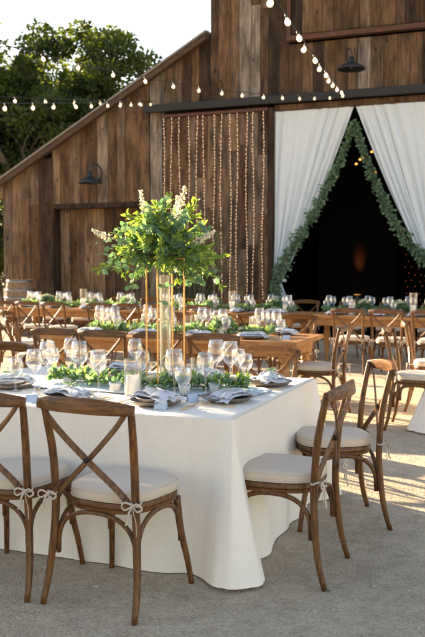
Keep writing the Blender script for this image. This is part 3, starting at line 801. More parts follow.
for x,y,r,l in CH: place(chair, (x,y,0), D(r), l)
T3e = lambda x: 12.5 - (x+2.5)*.11
far_near = [-9.1,-8.52,-7.98,-7.4,-6.53,-5.98,-5.40,-4.73,-2.38,-1.82,-1.26]
nw_ = ['leftmost','second','third','fourth','fifth','sixth','seventh','eighth','ninth','tenth','eleventh']
for i,x in enumerate(far_near):
    place(chair, (x, T3e(x)-.70+random.uniform(-.05,.05), 0), D(-5+random.uniform(-4,4)), '%s chair%s along the near side of the far banquet table row' % (nw_[i], '' if i==0 else ' from the left'))
for i,x in enumerate([-9.0,-8.3,-7.6,-6.9,-6.2,-5.3,-4.45,-3.75,-2.9,-2.2,-1.5]):
    place(chair, (x, T3e(x)+1.42+random.uniform(-.05,.08), 0), D(175+random.uniform(-5,5)), '%s chair%s along the barn side of the far banquet table row' % (nw_[i], '' if i==0 else ' from the left'))

# ------------------------------------------------------------------ farm tables
def farm_table(x0, x1, y0, y1, rz, label, name='farm_table'):
    L_ = x1-x0; Wd = y1-y0
    t = empty(name, ((x0+x1)/2,(y0+y1)/2,0), rz, label=label, cat='table', group='wooden farm tables')
    m = MB(); nb = 5
    for k in range(nb):
        a = -Wd/2 + Wd*k/nb; m.box(-L_/2+.09, L_/2-.09, a+.0015, a+Wd/nb-.0015, .715, .76)
    m.box(-L_/2,-L_/2+.088,-Wd/2,Wd/2,.715,.76); m.box(L_/2-.088,L_/2,-Wd/2,Wd/2,.715,.76)
    m.build('tabletop', M['table'], t, bevel=.004)
    m = MB(); i = .09
    m.box(-L_/2+i+.05, L_/2-i-.05, -Wd/2+i,-Wd/2+i+.03,.60,.713); m.box(-L_/2+i+.05, L_/2-i-.05, Wd/2-i-.03,Wd/2-i,.60,.713)
    m.box(-L_/2+i,-L_/2+i+.03,-Wd/2+i+.05,Wd/2-i-.05,.60,.713); m.box(L_/2-i-.03,L_/2-i,-Wd/2+i+.05,Wd/2-i-.05,.60,.713)
    m.build('apron', M['table'], t, bevel=.003)
    for sx in (-1,1):
        for sy in (-1,1):
            m = MB(); m.box(-.055,.055,-.055,.055,.56,.712)
            m.lathe([(.028,0),(.036,.02),(.030,.06),(.034,.10),(.045,.2),(.056,.33),(.058,.40),(.048,.47),(.036,.49),(.05,.505),(.05,.52),(.04,.535),(.052,.56)], 20)
            o = m.build('leg', M['tleg'], t, smooth='auto'); o.location = (sx*(L_/2-.16), sy*(Wd/2-.16), 0)
    return t
farm_table(-4.95,-2.1,7.75,8.85,0,'middle wooden farm table with garland and glassware, behind the white table')
def far_table(xa, xb, label):
    xm = (xa+xb)/2; yc = T3e(xm)+.5
    farm_table(xa, xb, yc-.5, yc+.5, -atan2(.11,1), label)
far_table(-3.33,-.45,'rightmost wooden table of the far banquet row, in front of the draped doorway')
far_table(-6.30,-3.40,'centre wooden table of the far banquet row, in front of the lit door')
far_table(-9.30,-6.37,'left wooden table of the far banquet row, near the barrel')

# ------------------------------------------------------------------ clothed tables
def cloth_table(x0,x1,y0,y1,label,clabel,seed,flare=.045,corner=.115):
    t = empty('banquet_table', ((x0+x1)/2,(y0+y1)/2,0), label=label, cat='table')
    hx,hy=(x1-x0)/2-.02,(y1-y0)/2-.02; m=MB(); m.box(-hx,hx,-hy,hy,.72,.748); m.build('tabletop', M['table'], t)
    for sx in (-1,1):
        for sy in (-1,1):
            m=MB(); m.box(-.03,.03,-.03,.03,0,.72); o=m.build('leg',M['tleg'],t); o.location=(sx*(hx-.12),sy*(hy-.12),0)
    # cloth
    rnd = random.Random(seed); hx,hy=(x1-x0)/2,(y1-y0)/2
    m = MB(); nx,ny = 40,24
    vs=[(-hx+2*hx*i/nx, -hy+2*hy*j/ny, .757+.0015*noise.noise(Vector((i*.6,j*.6,seed)))) for j in range(ny+1) for i in range(nx+1)]
    m.add(vs,[(j*(nx+1)+i,j*(nx+1)+i+1,(j+1)*(nx+1)+i+1,(j+1)*(nx+1)+i) for j in range(ny) for i in range(nx)])
    # perimeter samples
    per=[]; R=.012
    segs=[((-hx,-hy),(hx,-hy),(0,-1)),((hx,-hy),(hx,hy),(1,0)),((hx,hy),(-hx,hy),(0,1)),((-hx,hy),(-hx,-hy),(-1,0))]
    for (a,b,nrm) in segs:
        ln = abs(b[0]-a[0])+abs(b[1]-a[1]); k=int(ln/.022)
        for i in range(k+1):
            f=i/k; x=a[0]+(b[0]-a[0])*f; y=a[1]+(b[1]-a[1])*f; dc=min(f,1-f)*ln
            per.append((x,y,nrm,dc,f*ln,1 if f>.5 else -1,(b[0]-a[0])/ln,(b[1]-a[1])/ln))
        # corner arc
        nn=segs[(segs.index((a,b,nrm))+1)%4][2]
        for q in range(1,10):
            an=q/10*pi/2; v=(nrm[0]*cos(an)+nn[0]*sin(an), nrm[1]*cos(an)+nn[1]*sin(an)); per.append((b[0],b[1],v,0,0,0,0,0))
    nz=36; rows=[]
    s_acc=0
    for j in range(nz+1):
        q=j/nz; z=.757-.752*q; row=[]
        for idx,(x,y,nr,dc,s,sd,tx,ty) in enumerate(per):
            w1=noise.noise(Vector((x*2.3,y*2.3,seed+q*.35))); w2=noise.noise(Vector((x*6,y*6,seed+5+q*.5)))
            o = flare*q + (.016*w1+.012*w2)*q**.8+.012*max(0,noise.noise(Vector((x*7,y*7,seed+9))))*q**.5
            cor = math.exp(-(dc/(.055+.085*q))**2); 
            # draped corner cone: bulges in the middle, folds tucked either side
            o = o*(1 if nr[1]>-.5 else .55) + corner*cor*q**1.1 + .016*sin(dc*26+.6)*math.exp(-dc/.4)*q**1.3*(1 if dc<.9 else 0) - .035*math.exp(-((dc-.24)/.07)**2)*q + .022*math.exp(-((dc-.40)/.09)**2)*q*(1 if sd else 0)
            if sd==0: o += .016*sin(.6)*q**1.3
            if q<.04: o = max(o, 0)
            row.append((x+nr[0]*o, y+nr[1]*o, z + (.012*cor*q if dc<.3 else 0)))
        rows.append(row)
    k=len(per); vs=[p for r in rows for p in r]
    m.add(vs,[(j*k+i,j*k+(i+1)%k,(j+1)*k+(i+1)%k,(j+1)*k+i) for j in range(nz) for i in range(k)])
    m.v=[(a,b,c) for a,b,c in m.v]
    o=m.build('tablecloth',M['linen'],smooth='auto'); o.location=((x0+x1)/2,(y0+y1)/2,0)
    bmh=bmesh.new(); bmh.from_mesh(o.data); bmesh.ops.remove_doubles(bmh,verts=bmh.verts,dist=.0009); bmesh.ops.recalc_face_normals(bmh,faces=bmh.faces); bmh.to_mesh(o.data); bmh.free()
    o.data.polygons.foreach_set('use_smooth',[True]*len(o.data.polygons))
    tag(o,clabel,'tablecloth',group='white floor-length tablecloths')
cloth_table(-3.36,-1.285,3.625,5.22,'front banquet table hidden under the long white cloth','white floor-length cloth over the large table in front',3,.028)
cloth_table(-.765,1.7,7.72,9.4,'banquet table under white cloth at the right edge','white floor-length cloth corner at the right picture edge',8,.06,.2)

# runner of blue gauze on the white table
def ribbon_sheet(name, pts, w, mat, label, cat, zbase, amp=.006, group=None):
    m=MB(); vs=[]; path=sm_path([(x,y,0) for x,y in pts],60); nw=10
    for i,p in enumerate(path):
        t=(path[min(i+1,59)]-path[max(i-1,0)]).normalized(); n=Vector((-t.y,t.x,0))
        for j in range(nw+1):
            f=j/nw-.5; q=p+n*(w*f*(1+.15*sin(i*.4))); vs.append((q.x-path[0].x,q.y-path[0].y,.003+amp*(1+noise.noise(Vector((i*.35,j*.9,2.2))))))
    m.add(vs,[(i*(nw+1)+j,i*(nw+1)+j+1,(i+1)*(nw+1)+j+1,(i+1)*(nw+1)+j) for i in range(59) for j in range(nw)])
    o=m.build(name,mat,smooth=True); o.location=(path[0].x,path[0].y,zbase); tag(o,label,cat,group); return o
ribbon_sheet('table_runner',[(-3.2,4.36),(-2.8,4.44),(-2.2,4.36),(-1.7,4.42),(-1.4,4.38)],.42,M['runner'],'pale blue gauze runner along the middle of the white table','table runner',.758)

# ------------------------------------------------------------------ tableware prototypes
def proto(name, cat, group, parts):
    t = empty(name, (0,0,0), label='x', cat=cat, group=group)
    for pn, mb, mat, sm in parts: mb.build(pn, M[mat], t, smooth=sm)
    return t
def wine(h=.22, r=.042, bowl=.11):
    m=MB(); s=h-bowl
    m.lathe([(.0,.0),(.034,.001),(.034,.003),(.012,.006),(.0045,.014),(.0038,s*.6),(.0045,s-.006),(.014,s+.004),(r*.72,s+.022),(r*.98,s+.045),(r,s+.06),(r*.9,s+.085),(r*.78,h),(r*.755,h-.001),(r*.87,s+.085),(r*.965,s+.06),(r*.94,s+.045),(r*.69,s+.025),(.0,s+.009)],24,closed=False)
    return m
def one(name, mb, mat, cat, group, smooth=True):
    o=mb.build(name,M[mat],smooth=smooth); tag(o,'x',cat,group); return o
G1=one('wine_glass',wine(),'glass','wine glass','wine glasses')
G2=one('wine_glass',wine(.235,.046,.125),'glass','wine glass','wine glasses')
m=wine(.165,.040,.095); G3=one('water_goblet',m,'glass','goblet','water goblets')
def plate_mb(r=.15,h=.022):
    m=MB(); m.lathe([(0,.0),(r*.5,.0),(r*.56,.004),(r*.85,.010),(r,h),(r*1.0,h+.003),(r*.96,h+.001),(r*.82,.014),(r*.55,.009),(0,.008)],40,closed=False); return m
PL=one('dinner_plate',plate_mb(.138,.026),'plate','plate','taupe stoneware plates'); 
PS=one('salad_plate',plate_mb(.105,.024),'plate2','small plate','small grey plates')
def napkin_mb(seed, L_=.27, W_=.13):
    m=MB(); nx,ny=40,22; r=Vector((seed*3.1,0,0)); vs=[]
    for lay in range(2):
        for j in range(ny+1):
            for i in range(nx+1):
                u_=i/nx-.5; v_=j/ny-.5
                x=u_*L_*(1-.12*lay)+.01*sin(v_*9+seed); y=v_*W_*(1+.5*abs(u_))*(1-.2*lay)+.02*sin(u_*5+seed)
                z=.010+.016*lay+ .016*(1-(2*v_)**2)*(1-.5*(2*u_)**2)+.012*noise.noise(Vector((u_*3.2,v_*4.5,lay))+r)+.006*noise.noise(Vector((u_*9,v_*12,lay))+r)+.004*sin(v_*13+u_*4+seed)
                e=max(0,abs(2*u_)-.75)*.05; vs.append((x,y,z+.006-e))
    for lay in range(2):
        o=lay*(nx+1)*(ny+1); m.add([],[]) 
    fs=[]
    for lay in range(2):
        o=lay*(nx+1)*(ny+1); fs+=[(o+j*(nx+1)+i,o+j*(nx+1)+i+1,o+(j+1)*(nx+1)+i+1,o+(j+1)*(nx+1)+i) for j in range(ny) for i in range(nx)]
    m.add(vs,fs); return m
NK=[]
for k in range(3):
    t=empty('napkin',(0,0,0),label='x',cat='napkin',group='folded linen napkins'); o=napkin_mb(k+1).build('cloth',M['napkin'],t,smooth=True)
    sd=o.modifiers.new('thick','SOLIDIFY'); sd.thickness=.002
    n=14; P=[(-.05+.008*i,.004*sin(i),.062) for i in range(n)]; 
    w=MB(); w.tube([Vector(P[0]),Vector(P[6]),Vector(P[-1])],.0015,5); s_=w.build('sprig',M['bark'],t)
    leaves('leaf',M['euca'],P,[(random.uniform(-.3,1),random.choice((-1,1)),random.uniform(0,.6)) for _ in range(n)],[(0,0,1)]*n,.032,.022,RN.uniform(0,1,n),s_,round_=True)
    NK.append(t)
def cutlery():
    k=MB(); k.bar([(0,-.11,.004),(0,-.02,.006),(0,.0,.005),(0,.06,.004),(.002,.115,.003)],[.008,.010,.009,.016,.006],[.004,.005,.003,.002,.0015],(1,0,0))
    f=MB(); f.bar([(0,-.10,.004),(0,-.02,.006),(0,.03,.006),(0,.045,.007)],[.010,.007,.006,.018],[.004,.004,.003,.003],(1,0,0))
    for i in range(4): f.bar([(-.0075+i*.005,.045,.007),(-.0075+i*.005,.07,.006),(-.0075+i*.005,.095,.010)],[.003,.0028,.0018],.002,(1,0,0))
    return one('table_knife',k,'gold','knife','gold knives'), one('table_fork',f,'gold','fork','gold forks')
KN,FK=cutlery()
m=MB(); m.lathe([(0,0),(.030,0),(.034,.005),(.037,.06),(.0355,.06),(.032,.008),(0,.006)],24,closed=False)
VT=empty('votive_candle',(0,0,0),label='x',cat='candle',group='small votive candles'); m.build('cup',M['glass'],VT,smooth=True)
m=MB(); m.lathe([(0,.008),(.031,.008),(.033,.045),(.0,.047)],20); c_=m.build('wax',M['wax'],VT,smooth='auto')
m=MB(); m.tube([(0,0,.046),(.001,0,.056)],.001,5); m.build('wick',M['wire'],c_)
def hurricane(h=.20,r=.05,ch=.11):
    t=empty('hurricane_candle',(0,0,0),label='x',cat='candle',group='pillar candles in glass cylinders')
    m=MB(); m.lathe([(0,0),(r,0),(r,h),(r-.003,h),(r-.003,.006),(0,.006)],28,closed=False); m.build('glass_cylinder',M['glass'],t,smooth='auto')
    m=MB(); m.lathe([(0,.007),(r*.76,.007),(r*.76,ch-.004),(r*.7,ch),(0,ch-.003)],24); c_=m.build('pillar_candle',M['wax'],t,smooth='auto')
    m=MB(); m.tube([(0,0,ch-.003),(.002,0,ch+.010)],.0012,5); m.build('wick',M['wire'],c_)
    return t
HC=hurricane(); HT=hurricane(.30,.055,.14)
def bouquet(name,loc,R,label,vase=True,group=None,nfl=5):
    t=empty(name,loc,label=label,cat='flowers'); 
    if group: t['group']=group
    zt=.0
    if vase:
        m=MB(); m.lathe([(0,0),(.035,0),(.045,.03),(.05,.07),(.042,.11),(.039,.11),(.046,.07),(.041,.03),(0,.006)],20,closed=False); m.build('vase',M['wax'],t,smooth=True); zt=.10
    n=260; dirs=rvec(n); dirs[:,2]=np.abs(dirs[:,2])*.8-.1; P=dirs*R*RN.uniform(.2,1,n)[:,None]+np.array([0,0,zt+.02])
    leaves('foliage',M['euca'],P,dirs+rvec(n)*.5,rvec(n),.05,.03,RN.uniform(0,1,n),t,round_=True)
    for k in range(nfl):
        a=k*2.4; r=R*.55*sqrt(k/nfl); rose(t,(r*cos(a),r*sin(a),zt+R*.75-r*.4),.030+.008*random.random())
    return t
def rose(parent,loc,s):
    m=MB()
    for ring,(nn,rr,zz,tilt) in enumerate(((5,1.0,.0,.55),(5,.8,.12,.35),(4,.55,.22,.15),(3,.3,.3,.0))):
        for k in range(nn):
            a=2*pi*k/nn+ring*.5; vs=[]
            for j in range(4):
                for i in range(5):
                    u_=(i/4-.5)*1.7*2*pi/nn; h_=j/3; rad=rr*s*(.35+.65*sin(h_*pi*.6))+tilt*s*h_*h_*.5
                    vs.append((rad*cos(a+u_),rad*sin(a+u_),s*(zz+h_*.9-.25*abs(i-2)*.3*h_)))
            m.add(vs,[(j*5+i,j*5+i+1,j*5+i+6,j*5+i+5) for j in range(3) for i in range(4)],(random.random(),.5))
    o=m.build('rose',M['petal'],parent,smooth=True,tint=True); o.location=loc; o.rotation_euler=(random.uniform(-.5,.5),random.uniform(-.5,.5),0); return o

def low_garland(pts,r,nl,label,ls=.05,mat='euca',z=.77,roses=0,mat2='olive',name='table_garland'):
    path=stem_path([(x,y,z+r*.35) for x,y in pts],60); t=empty(name,path[0],label=label,cat='garland',group='leafy garlands down the tables'); base=path[0]
    s=MB(); s.tube([p-base for p in path],.005,6); s.build('stem',M['bark'],t)
    for mt,nn in ((mat,nl//2),(mat2,nl//2)):
        idx=RN.uniform(0,58.99,nn); P=[];Dd=[]
        for q in idx:
            k=int(q); p=path[k].lerp(path[k+1],q-k); tt=(path[k+1]-path[k]).normalized(); sd=Vector((-tt.y,tt.x,0))
            a=random.uniform(0,pi); rr=r*random.random()**.6*(1+.4*sin(q*.9)+.3*sin(q*2.3)); v=sd*cos(a)*1.5+Vector((0,0,1))*sin(a)*.9
            p=p+v*rr; p.z=max(p.z,z+.004); P.append(p-base); Dd.append(v+Vector(rvec(1)[0])*.8+Vector((0,0,.2)))
        leaves('foliage',M[mt],P,Dd,rvec(nn)+np.array([0,0,.7]),ls*RN.uniform(.7,1.3,nn),ls*(.62 if mt=='euca' else .3)*RN.uniform(.8,1.2,nn),RN.uniform(0,1,nn),t,round_=(mt=='euca'))
    for k in range(roses):
        p=path[int((k+.5)/roses*58)]-base; rose(t,(p.x+random.uniform(-.04,.04),p.y+random.uniform(-.05,.05),p.z+r*.55),.028)
    return t
low_garland([(-2.75,4.46),(-2.6,4.48),(-2.35,4.40),(-2.0,4.36),(-1.75,4.44),(-1.5,4.50)],.046,950,'leafy garland with cream roses under the gold stand on the white table',.046,roses=6)
low_garland([(-4.6,8.3),(-4.1,8.26),(-3.4,8.34),(-2.9,8.28),(-2.5,8.3)],.055,1100,'leafy garland with cream roses on the middle wooden table',.055,roses=8)
low_garland([(-3.1,T3e(-3.1)+.5),(-2.3,T3e(-2.3)+.52),(-1.4,T3e(-1.4)+.5),(-.7,T3e(-.7)+.5)],.065,1200,'leafy garland on the far table in front of the doorway',.06,roses=5)
low_garland([(-6.1,T3e(-6.1)+.5),(-5.3,T3e(-5.3)+.52),(-4.4,T3e(-4.4)+.5),(-3.6,T3e(-3.6)+.5)],.065,1200,'leafy garland on the far table in front of the sliding door',.06,roses=5)
low_garland([(-9.1,T3e(-9.1)+.5),(-8.3,T3e(-8.3)+.52),(-7.4,T3e(-7.4)+.5),(-6.6,T3e(-6.6)+.5)],.065,1200,'leafy garland on the far table at the left',.06,roses=5)

# ---- place settings on the white table: (x, y, rot, description)
ZT=.759
SET=[(-2.86,4.16,10,'at the left picture edge, front side of the white table'),
     (-2.33,3.93,4,'in front of the cut-off left chair'),
     (-1.80,3.90,-5,'in front of the centre front chair'),
     (-1.50,4.14,95,'at the near right corner of the white table'),
     (-1.47,4.80,100,'at the far right corner of the white table'),
     (-1.98,4.98,185,'across the white table, right of the gold stand'),
     (-2.52,4.98,178,'across the white table, left of the gold stand'),
]
for i,(x,y,r,dsc) in enumerate(SET):
    a=D(r); ex=Vector((cos(a),sin(a),0)); 
    place(PL,(x,y,ZT+.001),a,'taupe stoneware plate '+dsc)
    if i%2==0: place(PS,(x,y,ZT+.016),a,'small grey plate stacked '+dsc); dz=.018
    else: dz=.0
    place(NK[i%3],(x+.01,y,ZT+.012+dz),a+D(random.uniform(-25,25)),'folded napkin with sprig '+dsc,scale=1.0)
    p=Vector((x,y,0))+ex*.195; place(KN,(p.x,p.y,ZT+.001),a+D(random.uniform(-6,6)),'gold knife '+dsc)
    p=Vector((x,y,0))-ex*.19; place(FK,(p.x,p.y,ZT+.001),a+D(random.uniform(-6,6)),'gold fork '+dsc)
GL=[(G1,-2.57,3.97,'wine glass left of the cut-off chair, nearest the front edge'),(G2,-2.66,4.25,'tall wine glass at the left end of the front garland'),
 (G2,-2.50,4.34,'tallest wine glass in the left cluster on the white table'),(G3,-2.40,4.40,'water goblet in the left cluster beside the garland'),
 (G1,-2.22,4.06,'wine glass standing left of the pillar candle'),(G3,-2.75,4.05,'water goblet at the left picture edge by the plate'),
 (G1,-2.36,4.80,'wine glass behind the pillar candle, across the garland'),(G3,-2.26,4.70,'water goblet behind the pillar candle'),
 (G2,-1.775,4.08,'tall wine glass in front of the gold stand'),(G3,-1.70,4.02,'water goblet right of the tall glass before the gold stand'),
 (G1,-1.625,4.15,'wine glass between the gold stand and the near right corner plate'),(G2,-1.78,4.72,'tall wine glass behind the garland, right of the gold stand'),
 (G2,-1.66,4.64,'tall wine glass in the right cluster of the white table'),(G3,-1.60,4.74,'water goblet in the right cluster of the white table'),
 (G3,-1.74,5.02,'water goblet at the far side of the white table'),(G1,-2.78,4.72,'wine glass far left across the garland'),(G3,-2.88,4.66,'water goblet far left across the garland')]
for g_,x,y,l in GL: place(g_,(x,y,ZT),random.random()*6,l,scale=1.15)
place(HC,(-2.06,4.16,ZT),0,'pillar candle in clear cylinder left of the gold stand')
place(HC,(-1.86,4.62,ZT),0,'pillar candle in clear cylinder behind the gold stand',scale=.85)
for x,y,l in ((-2.20,4.22,'frosted votive left of the pillar candle'),(-1.93,4.13,'frosted votive in front of the gold stand'),(-1.66,4.38,'frosted votive at the right end of the garland'),(-2.62,4.42,'frosted votive in the left part of the garland'),(-1.8,4.28,'frosted votive at the foot of the gold stand')):
    place(VT,(x,y,ZT),0,l)
cd=MB(); cd.add([(-.04,-.012,0),(.04,-.012,0),(.04,.006,.045),(-.04,.006,.045),(.04,.024,0),(-.04,.024,0)],[(0,1,2,3),(3,2,4,5)])
CD=one('place_card',cd,'card','place card','small blue place cards',False); sd=CD.modifiers.new('t','SOLIDIFY'); sd.thickness=.0008
for x,y,r,l in ((-1.66,4.06,60,'blue place card by the near right plate'),(-1.72,3.78,0,'blue place card before the centre plate'),(-2.44,3.74,10,'blue place card at the front edge between the two chairs'),(-1.55,4.6,90,'blue place card beside the right cluster of glasses')):
    place(CD,(x,y,ZT),D(r),l,scale=.85)

# ---- middle table settings
def tw(t,x,y,l,r=0,s=1,z=.761):
    if t in (G1,G2,G3): s=1.22
    return place(t,(x,y,z),D(r),l,scale=s)
for i,(x,yy,rr) in enumerate([(-4.45,8.0,0),(-3.8,8.0,0),(-3.2,8.0,0),(-2.62,8.0,0),(-4.4,8.62,180),(-3.8,8.62,180),(-3.15,8.62,180),(-2.5,8.62,180)]):
    pos='%s setting on the %s side of the middle wooden table'%(['leftmost','second','third','rightmost'][i%4],'near' if i<4 else 'far')
    tw(PL,x,yy,'taupe plate of the '+pos,rr); tw(NK[i%3],x,yy,'folded napkin of the '+pos,rr+random.uniform(-30,30),1.15,.775)
    sg=1 if i<4 else -1
    tw(G2,x+.20*sg,yy+.16*sg,'tall wine glass of the '+pos); tw(G3,x+.27*sg,yy+.07*sg,'water goblet of the '+pos); tw(G1,x+.12*sg,yy+.2*sg,'middle-sized wine glass of the '+pos)
for x,l in ((-4.5,'left'),(-3.5,'centre'),(-2.75,'right')): tw(HC,x,8.42,'pillar candle in cylinder, %s on the middle wooden table'%l)
tw(CD,-2.28,8.02,'blue place card at the right end of the middle table',-10)
bouquet('flower_vase',(-3.05,8.28,.76),.11,'cream roses and leaves standing tall on the middle table behind the gold stand',nfl=7)

# ---- far row settings
k=0
for ti,(xa,xb) in enumerate(((-9.2,-6.45),(-6.2,-3.5),(-3.2,-.6))):
    tn=['left','centre','right'][ti]
    for side in (0,1):
        for i in range(4):
            x=xa+.35+i*(xb-xa-.7)/3; y=T3e(x)+(.22 if side==0 else .78); pn='on the %s side of the %s far table'%('near' if side==0 else 'barn',tn)
            sg=1 if side==0 else -1; on=['first','second','third','fourth'][i]
            tw(PL,x,y,'%s taupe plate from the left %s'%(on,pn)); tw(NK[k%3],x,y,'%s folded napkin from the left %s'%(on,pn),random.uniform(0,180),1.15,.775)
            tw(G2,x+.2*sg,y+.12*sg,'%s tall wine glass from the left %s'%(on,pn)); tw(G1,x+.12*sg,y+.17*sg,'%s middle-sized wine glass from the left %s'%(on,pn)); tw(G3,x+.26*sg,y+.05*sg,'%s water goblet from the left %s'%(on,pn)); k+=1
    for j in range(3):
        x=xa+.45+j*.95; tw(HT if j%2 else HC,x+.12,T3e(x)+.42,'%s pillar candle in cylinder from the left on the %s far table'%(['first','second','third'][j],tn),0,1.15)
for x,l in ((-8.55,'left far table'),(-6.75,'left far table, near its right end'),(-5.05,'centre far table'),(-3.95,'centre far table, before the door edge'),(-2.45,'right far table'),(-1.9,'right far table, before the doorway')):
    bouquet('flower_vase',(x,T3e(x)+.5,.76),.13,'cream roses in a white vase on the '+l,nfl=8,group='small vases of cream roses')

# ------------------------------------------------------------------ gold stand, vase and tall arrangement
SX,SY=-1.98,4.42
gs=empty('gold_stand',(SX,SY,ZT),D(26.6+20.9),label='tall thin gold frame stand carrying the big greenery arrangement',cat='stand')
hw=.082; Ht=.76
for sx in (-1,1):
    for sy in (-1,1):
        m=MB(); m.bar([(sx*hw,sy*hw,0),(sx*hw,sy*hw,Ht)],.008,.008,(1,0,0)); m.build('upright',M['goldrod'],gs)
for z in (.004,Ht-.004):
    m=MB(); q=hw-.0045
    m.bar([(-q,-hw,z),(q,-hw,z)],.0075,.0075,(0,1,0)); m.bar([(-q,hw,z),(q,hw,z)],.0075,.0075,(0,1,0)); m.bar([(-hw,-q,z),(-hw,q,z)],.0075,.0075,(1,0,0)); m.bar([(hw,-q,z),(hw,q,z)],.0075,.0075,(1,0,0))
    m.build('square_frame',M['goldrod'],gs)
m=MB(); m.bar([(-.077,-.077,Ht+.004),(.077,.077,Ht+.004)],.006,.006,(1,-1,0)); m.build('cross_bar',M['goldrod'],gs)
vz=empty('cylinder_vase',(SX,SY,ZT+.002),label='tall slim clear glass cylinder vase inside the gold stand',cat='vase')
m=MB(); m.lathe([(0,0),(.032,0),(.032,.66),(.029,.66),(.029,.012),(0,.012)],32,closed=False); m.build('glass',M['vase'],vz,smooth='auto')
m=MB(); m.lathe([(0,.013),(.0283,.013),(.0283,.50),(0,.50)],24); m.build('water',M['water'],vz,smooth='auto')
ar=empty('greenery_arrangement',(SX,SY,ZT+Ht),label='large airy arrangement of eucalyptus, olive and white blossom atop the gold stand',cat='flowers')
ar.location=(SX-.015,SY,ZT+Ht-.02)
stm=MB(); LP=[];LD=[];EP=[];ED=[];FP=[];FD=[]
rd=random.Random(5)
for k in range(150):
    a=rd.uniform(0,2*pi); el=rd.uniform(-.22,1.35); ln=rd.uniform(.20,.40)*(1+.10*cos(a))
    if el>.9: ln*=.93
    if el<0: ln*=.8
    d=Vector((cos(a)*cos(el),sin(a)*cos(el),sin(el))); st_=Vector((rd.uniform(-.05,.05),rd.uniform(-.05,.05),rd.uniform(.0,.08)))
    pts=[]
    for q in np.linspace(0,1,8):
        p=st_+d*ln*q; p.z-= .10*q*q*cos(el)*rd.uniform(.7,1.3); pts.append(p)
    stm.tube(pts,[.0022*(1-.6*i/7) for i in range(8)],4)
    kind=rd.random()
    for j in range(1,8):
        p=pts[j]; tdir=(pts[j]-pts[j-1]).normalized()
        for s_ in range(5 if kind<.6 else 4):
            v=Vector((rd.gauss(0,1),rd.gauss(0,1),rd.gauss(0,1))); v-=tdir*v.dot(tdir)*.5; v.normalize()
            pp=p-tdir*rd.random()*ln/8
            if kind<.5: LP.append(pp); LD.append(v*.8+tdir*.9)
            elif kind<.8: EP.append(pp); ED.append(v+tdir*.3)
            else:
                for e_ in range(3): FP.append(pp-tdir*rd.random()*.03); FD.append(v*.8+tdir*.7+Vector((rd.gauss(0,.3),rd.gauss(0,.3),rd.gauss(0,.3))))
# dangling eucalyptus
for (a,r_,dz) in ((2.7,.30,.22),(2.95,.24,.3),(-1.2,.08,.30),(-.9,.16,.2),(.1,.33,.12),(-2.2,.2,.18),(3.3,.36,.02),(3.15,.42,-.04)):
    pts=[Vector((cos(a)*r_*q, sin(a)*r_*q, .12*sin(q*pi*.8)-dz*q**2.2)) for q in np.linspace(0,1,10)]; stm.tube(pts,.0018,4)
    for j in range(3,10):
        for s_ in (-1,1): EP.append(pts[j]); ED.append(Vector((rd.uniform(-.7,.7),rd.uniform(-.7,.7),-.5*rd.random()))+Vector((-sin(a),cos(a),0))*s_)
stm.build('stems',M['bark'],ar)
def lv(nm,mat,P,Dd,l,w,rn_=False): 
    n=len(P); leaves(nm,M[mat],P,Dd,rvec(n)+np.array([0,0,.4]),l*RN.uniform(.75,1.3,n),w*RN.uniform(.8,1.2,n),RN.uniform(0,1,n),ar,round_=rn_)
lv('olive_foliage','olive',LP,LD,.044,.019); lv('eucalyptus_foliage','euca',EP,ED,.036,.030,True); lv('fern_foliage','fern',FP,FD,.034,.007)
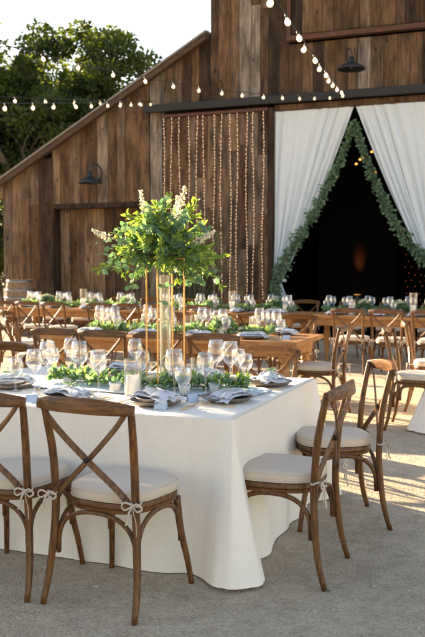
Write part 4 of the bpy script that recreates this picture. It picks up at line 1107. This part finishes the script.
for (bx,by,bz,tx,ty,tz) in ((-.07,-.05,.16,-.10,-.08,.40),(.09,-.04,.16,.15,-.02,.42),(.18,-.05,.08,.34,-.06,.16),(-.25,-.02,.10,-.42,-.06,.18),(.02,.1,.18,.03,.15,.38)):
    m=MB(); w=MB(); 
    w.tube([(bx,by,bz),((bx+tx)/2,(by+ty)/2,(bz+tz)/2+.01),(tx,ty,tz)],.002,4); so_=w.build('flower_stem',M['bark'],ar)
    n=150; f=np.sqrt(RN.uniform(.1,1,n)); P=np.array([bx,by,bz])+(np.array([tx-bx,ty-by,tz-bz]))*f[:,None]+rvec(n)*(.030*(1.15-f))[:,None]
    leaves('blossom',M['petal'],P,rvec(n)+np.array([0,0,.3]),rvec(n),.012,.010,RN.uniform(0,1,n),so_,round_=True)

# ------------------------------------------------------------------ world, sun, camera
ELEV=radians(16)
w=bpy.data.worlds.new('World'); SC.world=w; w.use_nodes=True; nt=w.node_tree
bg=nt.nodes['Background']; sky=nt.nodes.new('ShaderNodeTexSky'); sky.sky_type='NISHITA'; sky.sun_disc=False
sky.sun_elevation=ELEV; sky.sun_rotation=atan2(-SUN_AZ.x,-SUN_AZ.y); sky.dust_density=.4; sky.air_density=1.15; sky.ozone_density=.5
L(nt,mixc(nt,1.0,sky.outputs[0],(1.08,.915,.85),'MULTIPLY'),bg.inputs[0]); bg.inputs[1].default_value=.076
sd=bpy.data.lights.new('sun','SUN'); sd.energy=5; sd.angle=radians(.6); sd.color=(1,.76,.48)
so=bpy.data.objects.new('sun',sd); COL.objects.link(so)
so.rotation_euler=Vector((SUN_AZ.x*cos(ELEV),SUN_AZ.y*cos(ELEV),-sin(ELEV))).to_track_quat('-Z','Y').to_euler()
cam=bpy.data.cameras.new('camera'); co=bpy.data.objects.new('camera',cam); COL.objects.link(co); SC.camera=co
co.location=(0,0,1.45); co.rotation_euler=(radians(90-3.305),0,radians(20.9))
cam.sensor_fit='VERTICAL'; cam.sensor_height=36; cam.lens=36*840/637; cam.clip_end=2500; cam.clip_start=.05
cam.dof.use_dof=True; cam.dof.focus_distance=4.3; cam.dof.aperture_fstop=5
SC.view_settings.view_transform='Standard'; SC.view_settings.look='None'; SC.view_settings.gamma=1; SC.view_settings.exposure=2.5
SC.render.engine='CYCLES'; SC.cycles.max_bounces=10; SC.cycles.transparent_max_bounces=24
SC.render.resolution_x=683; SC.render.resolution_y=1024
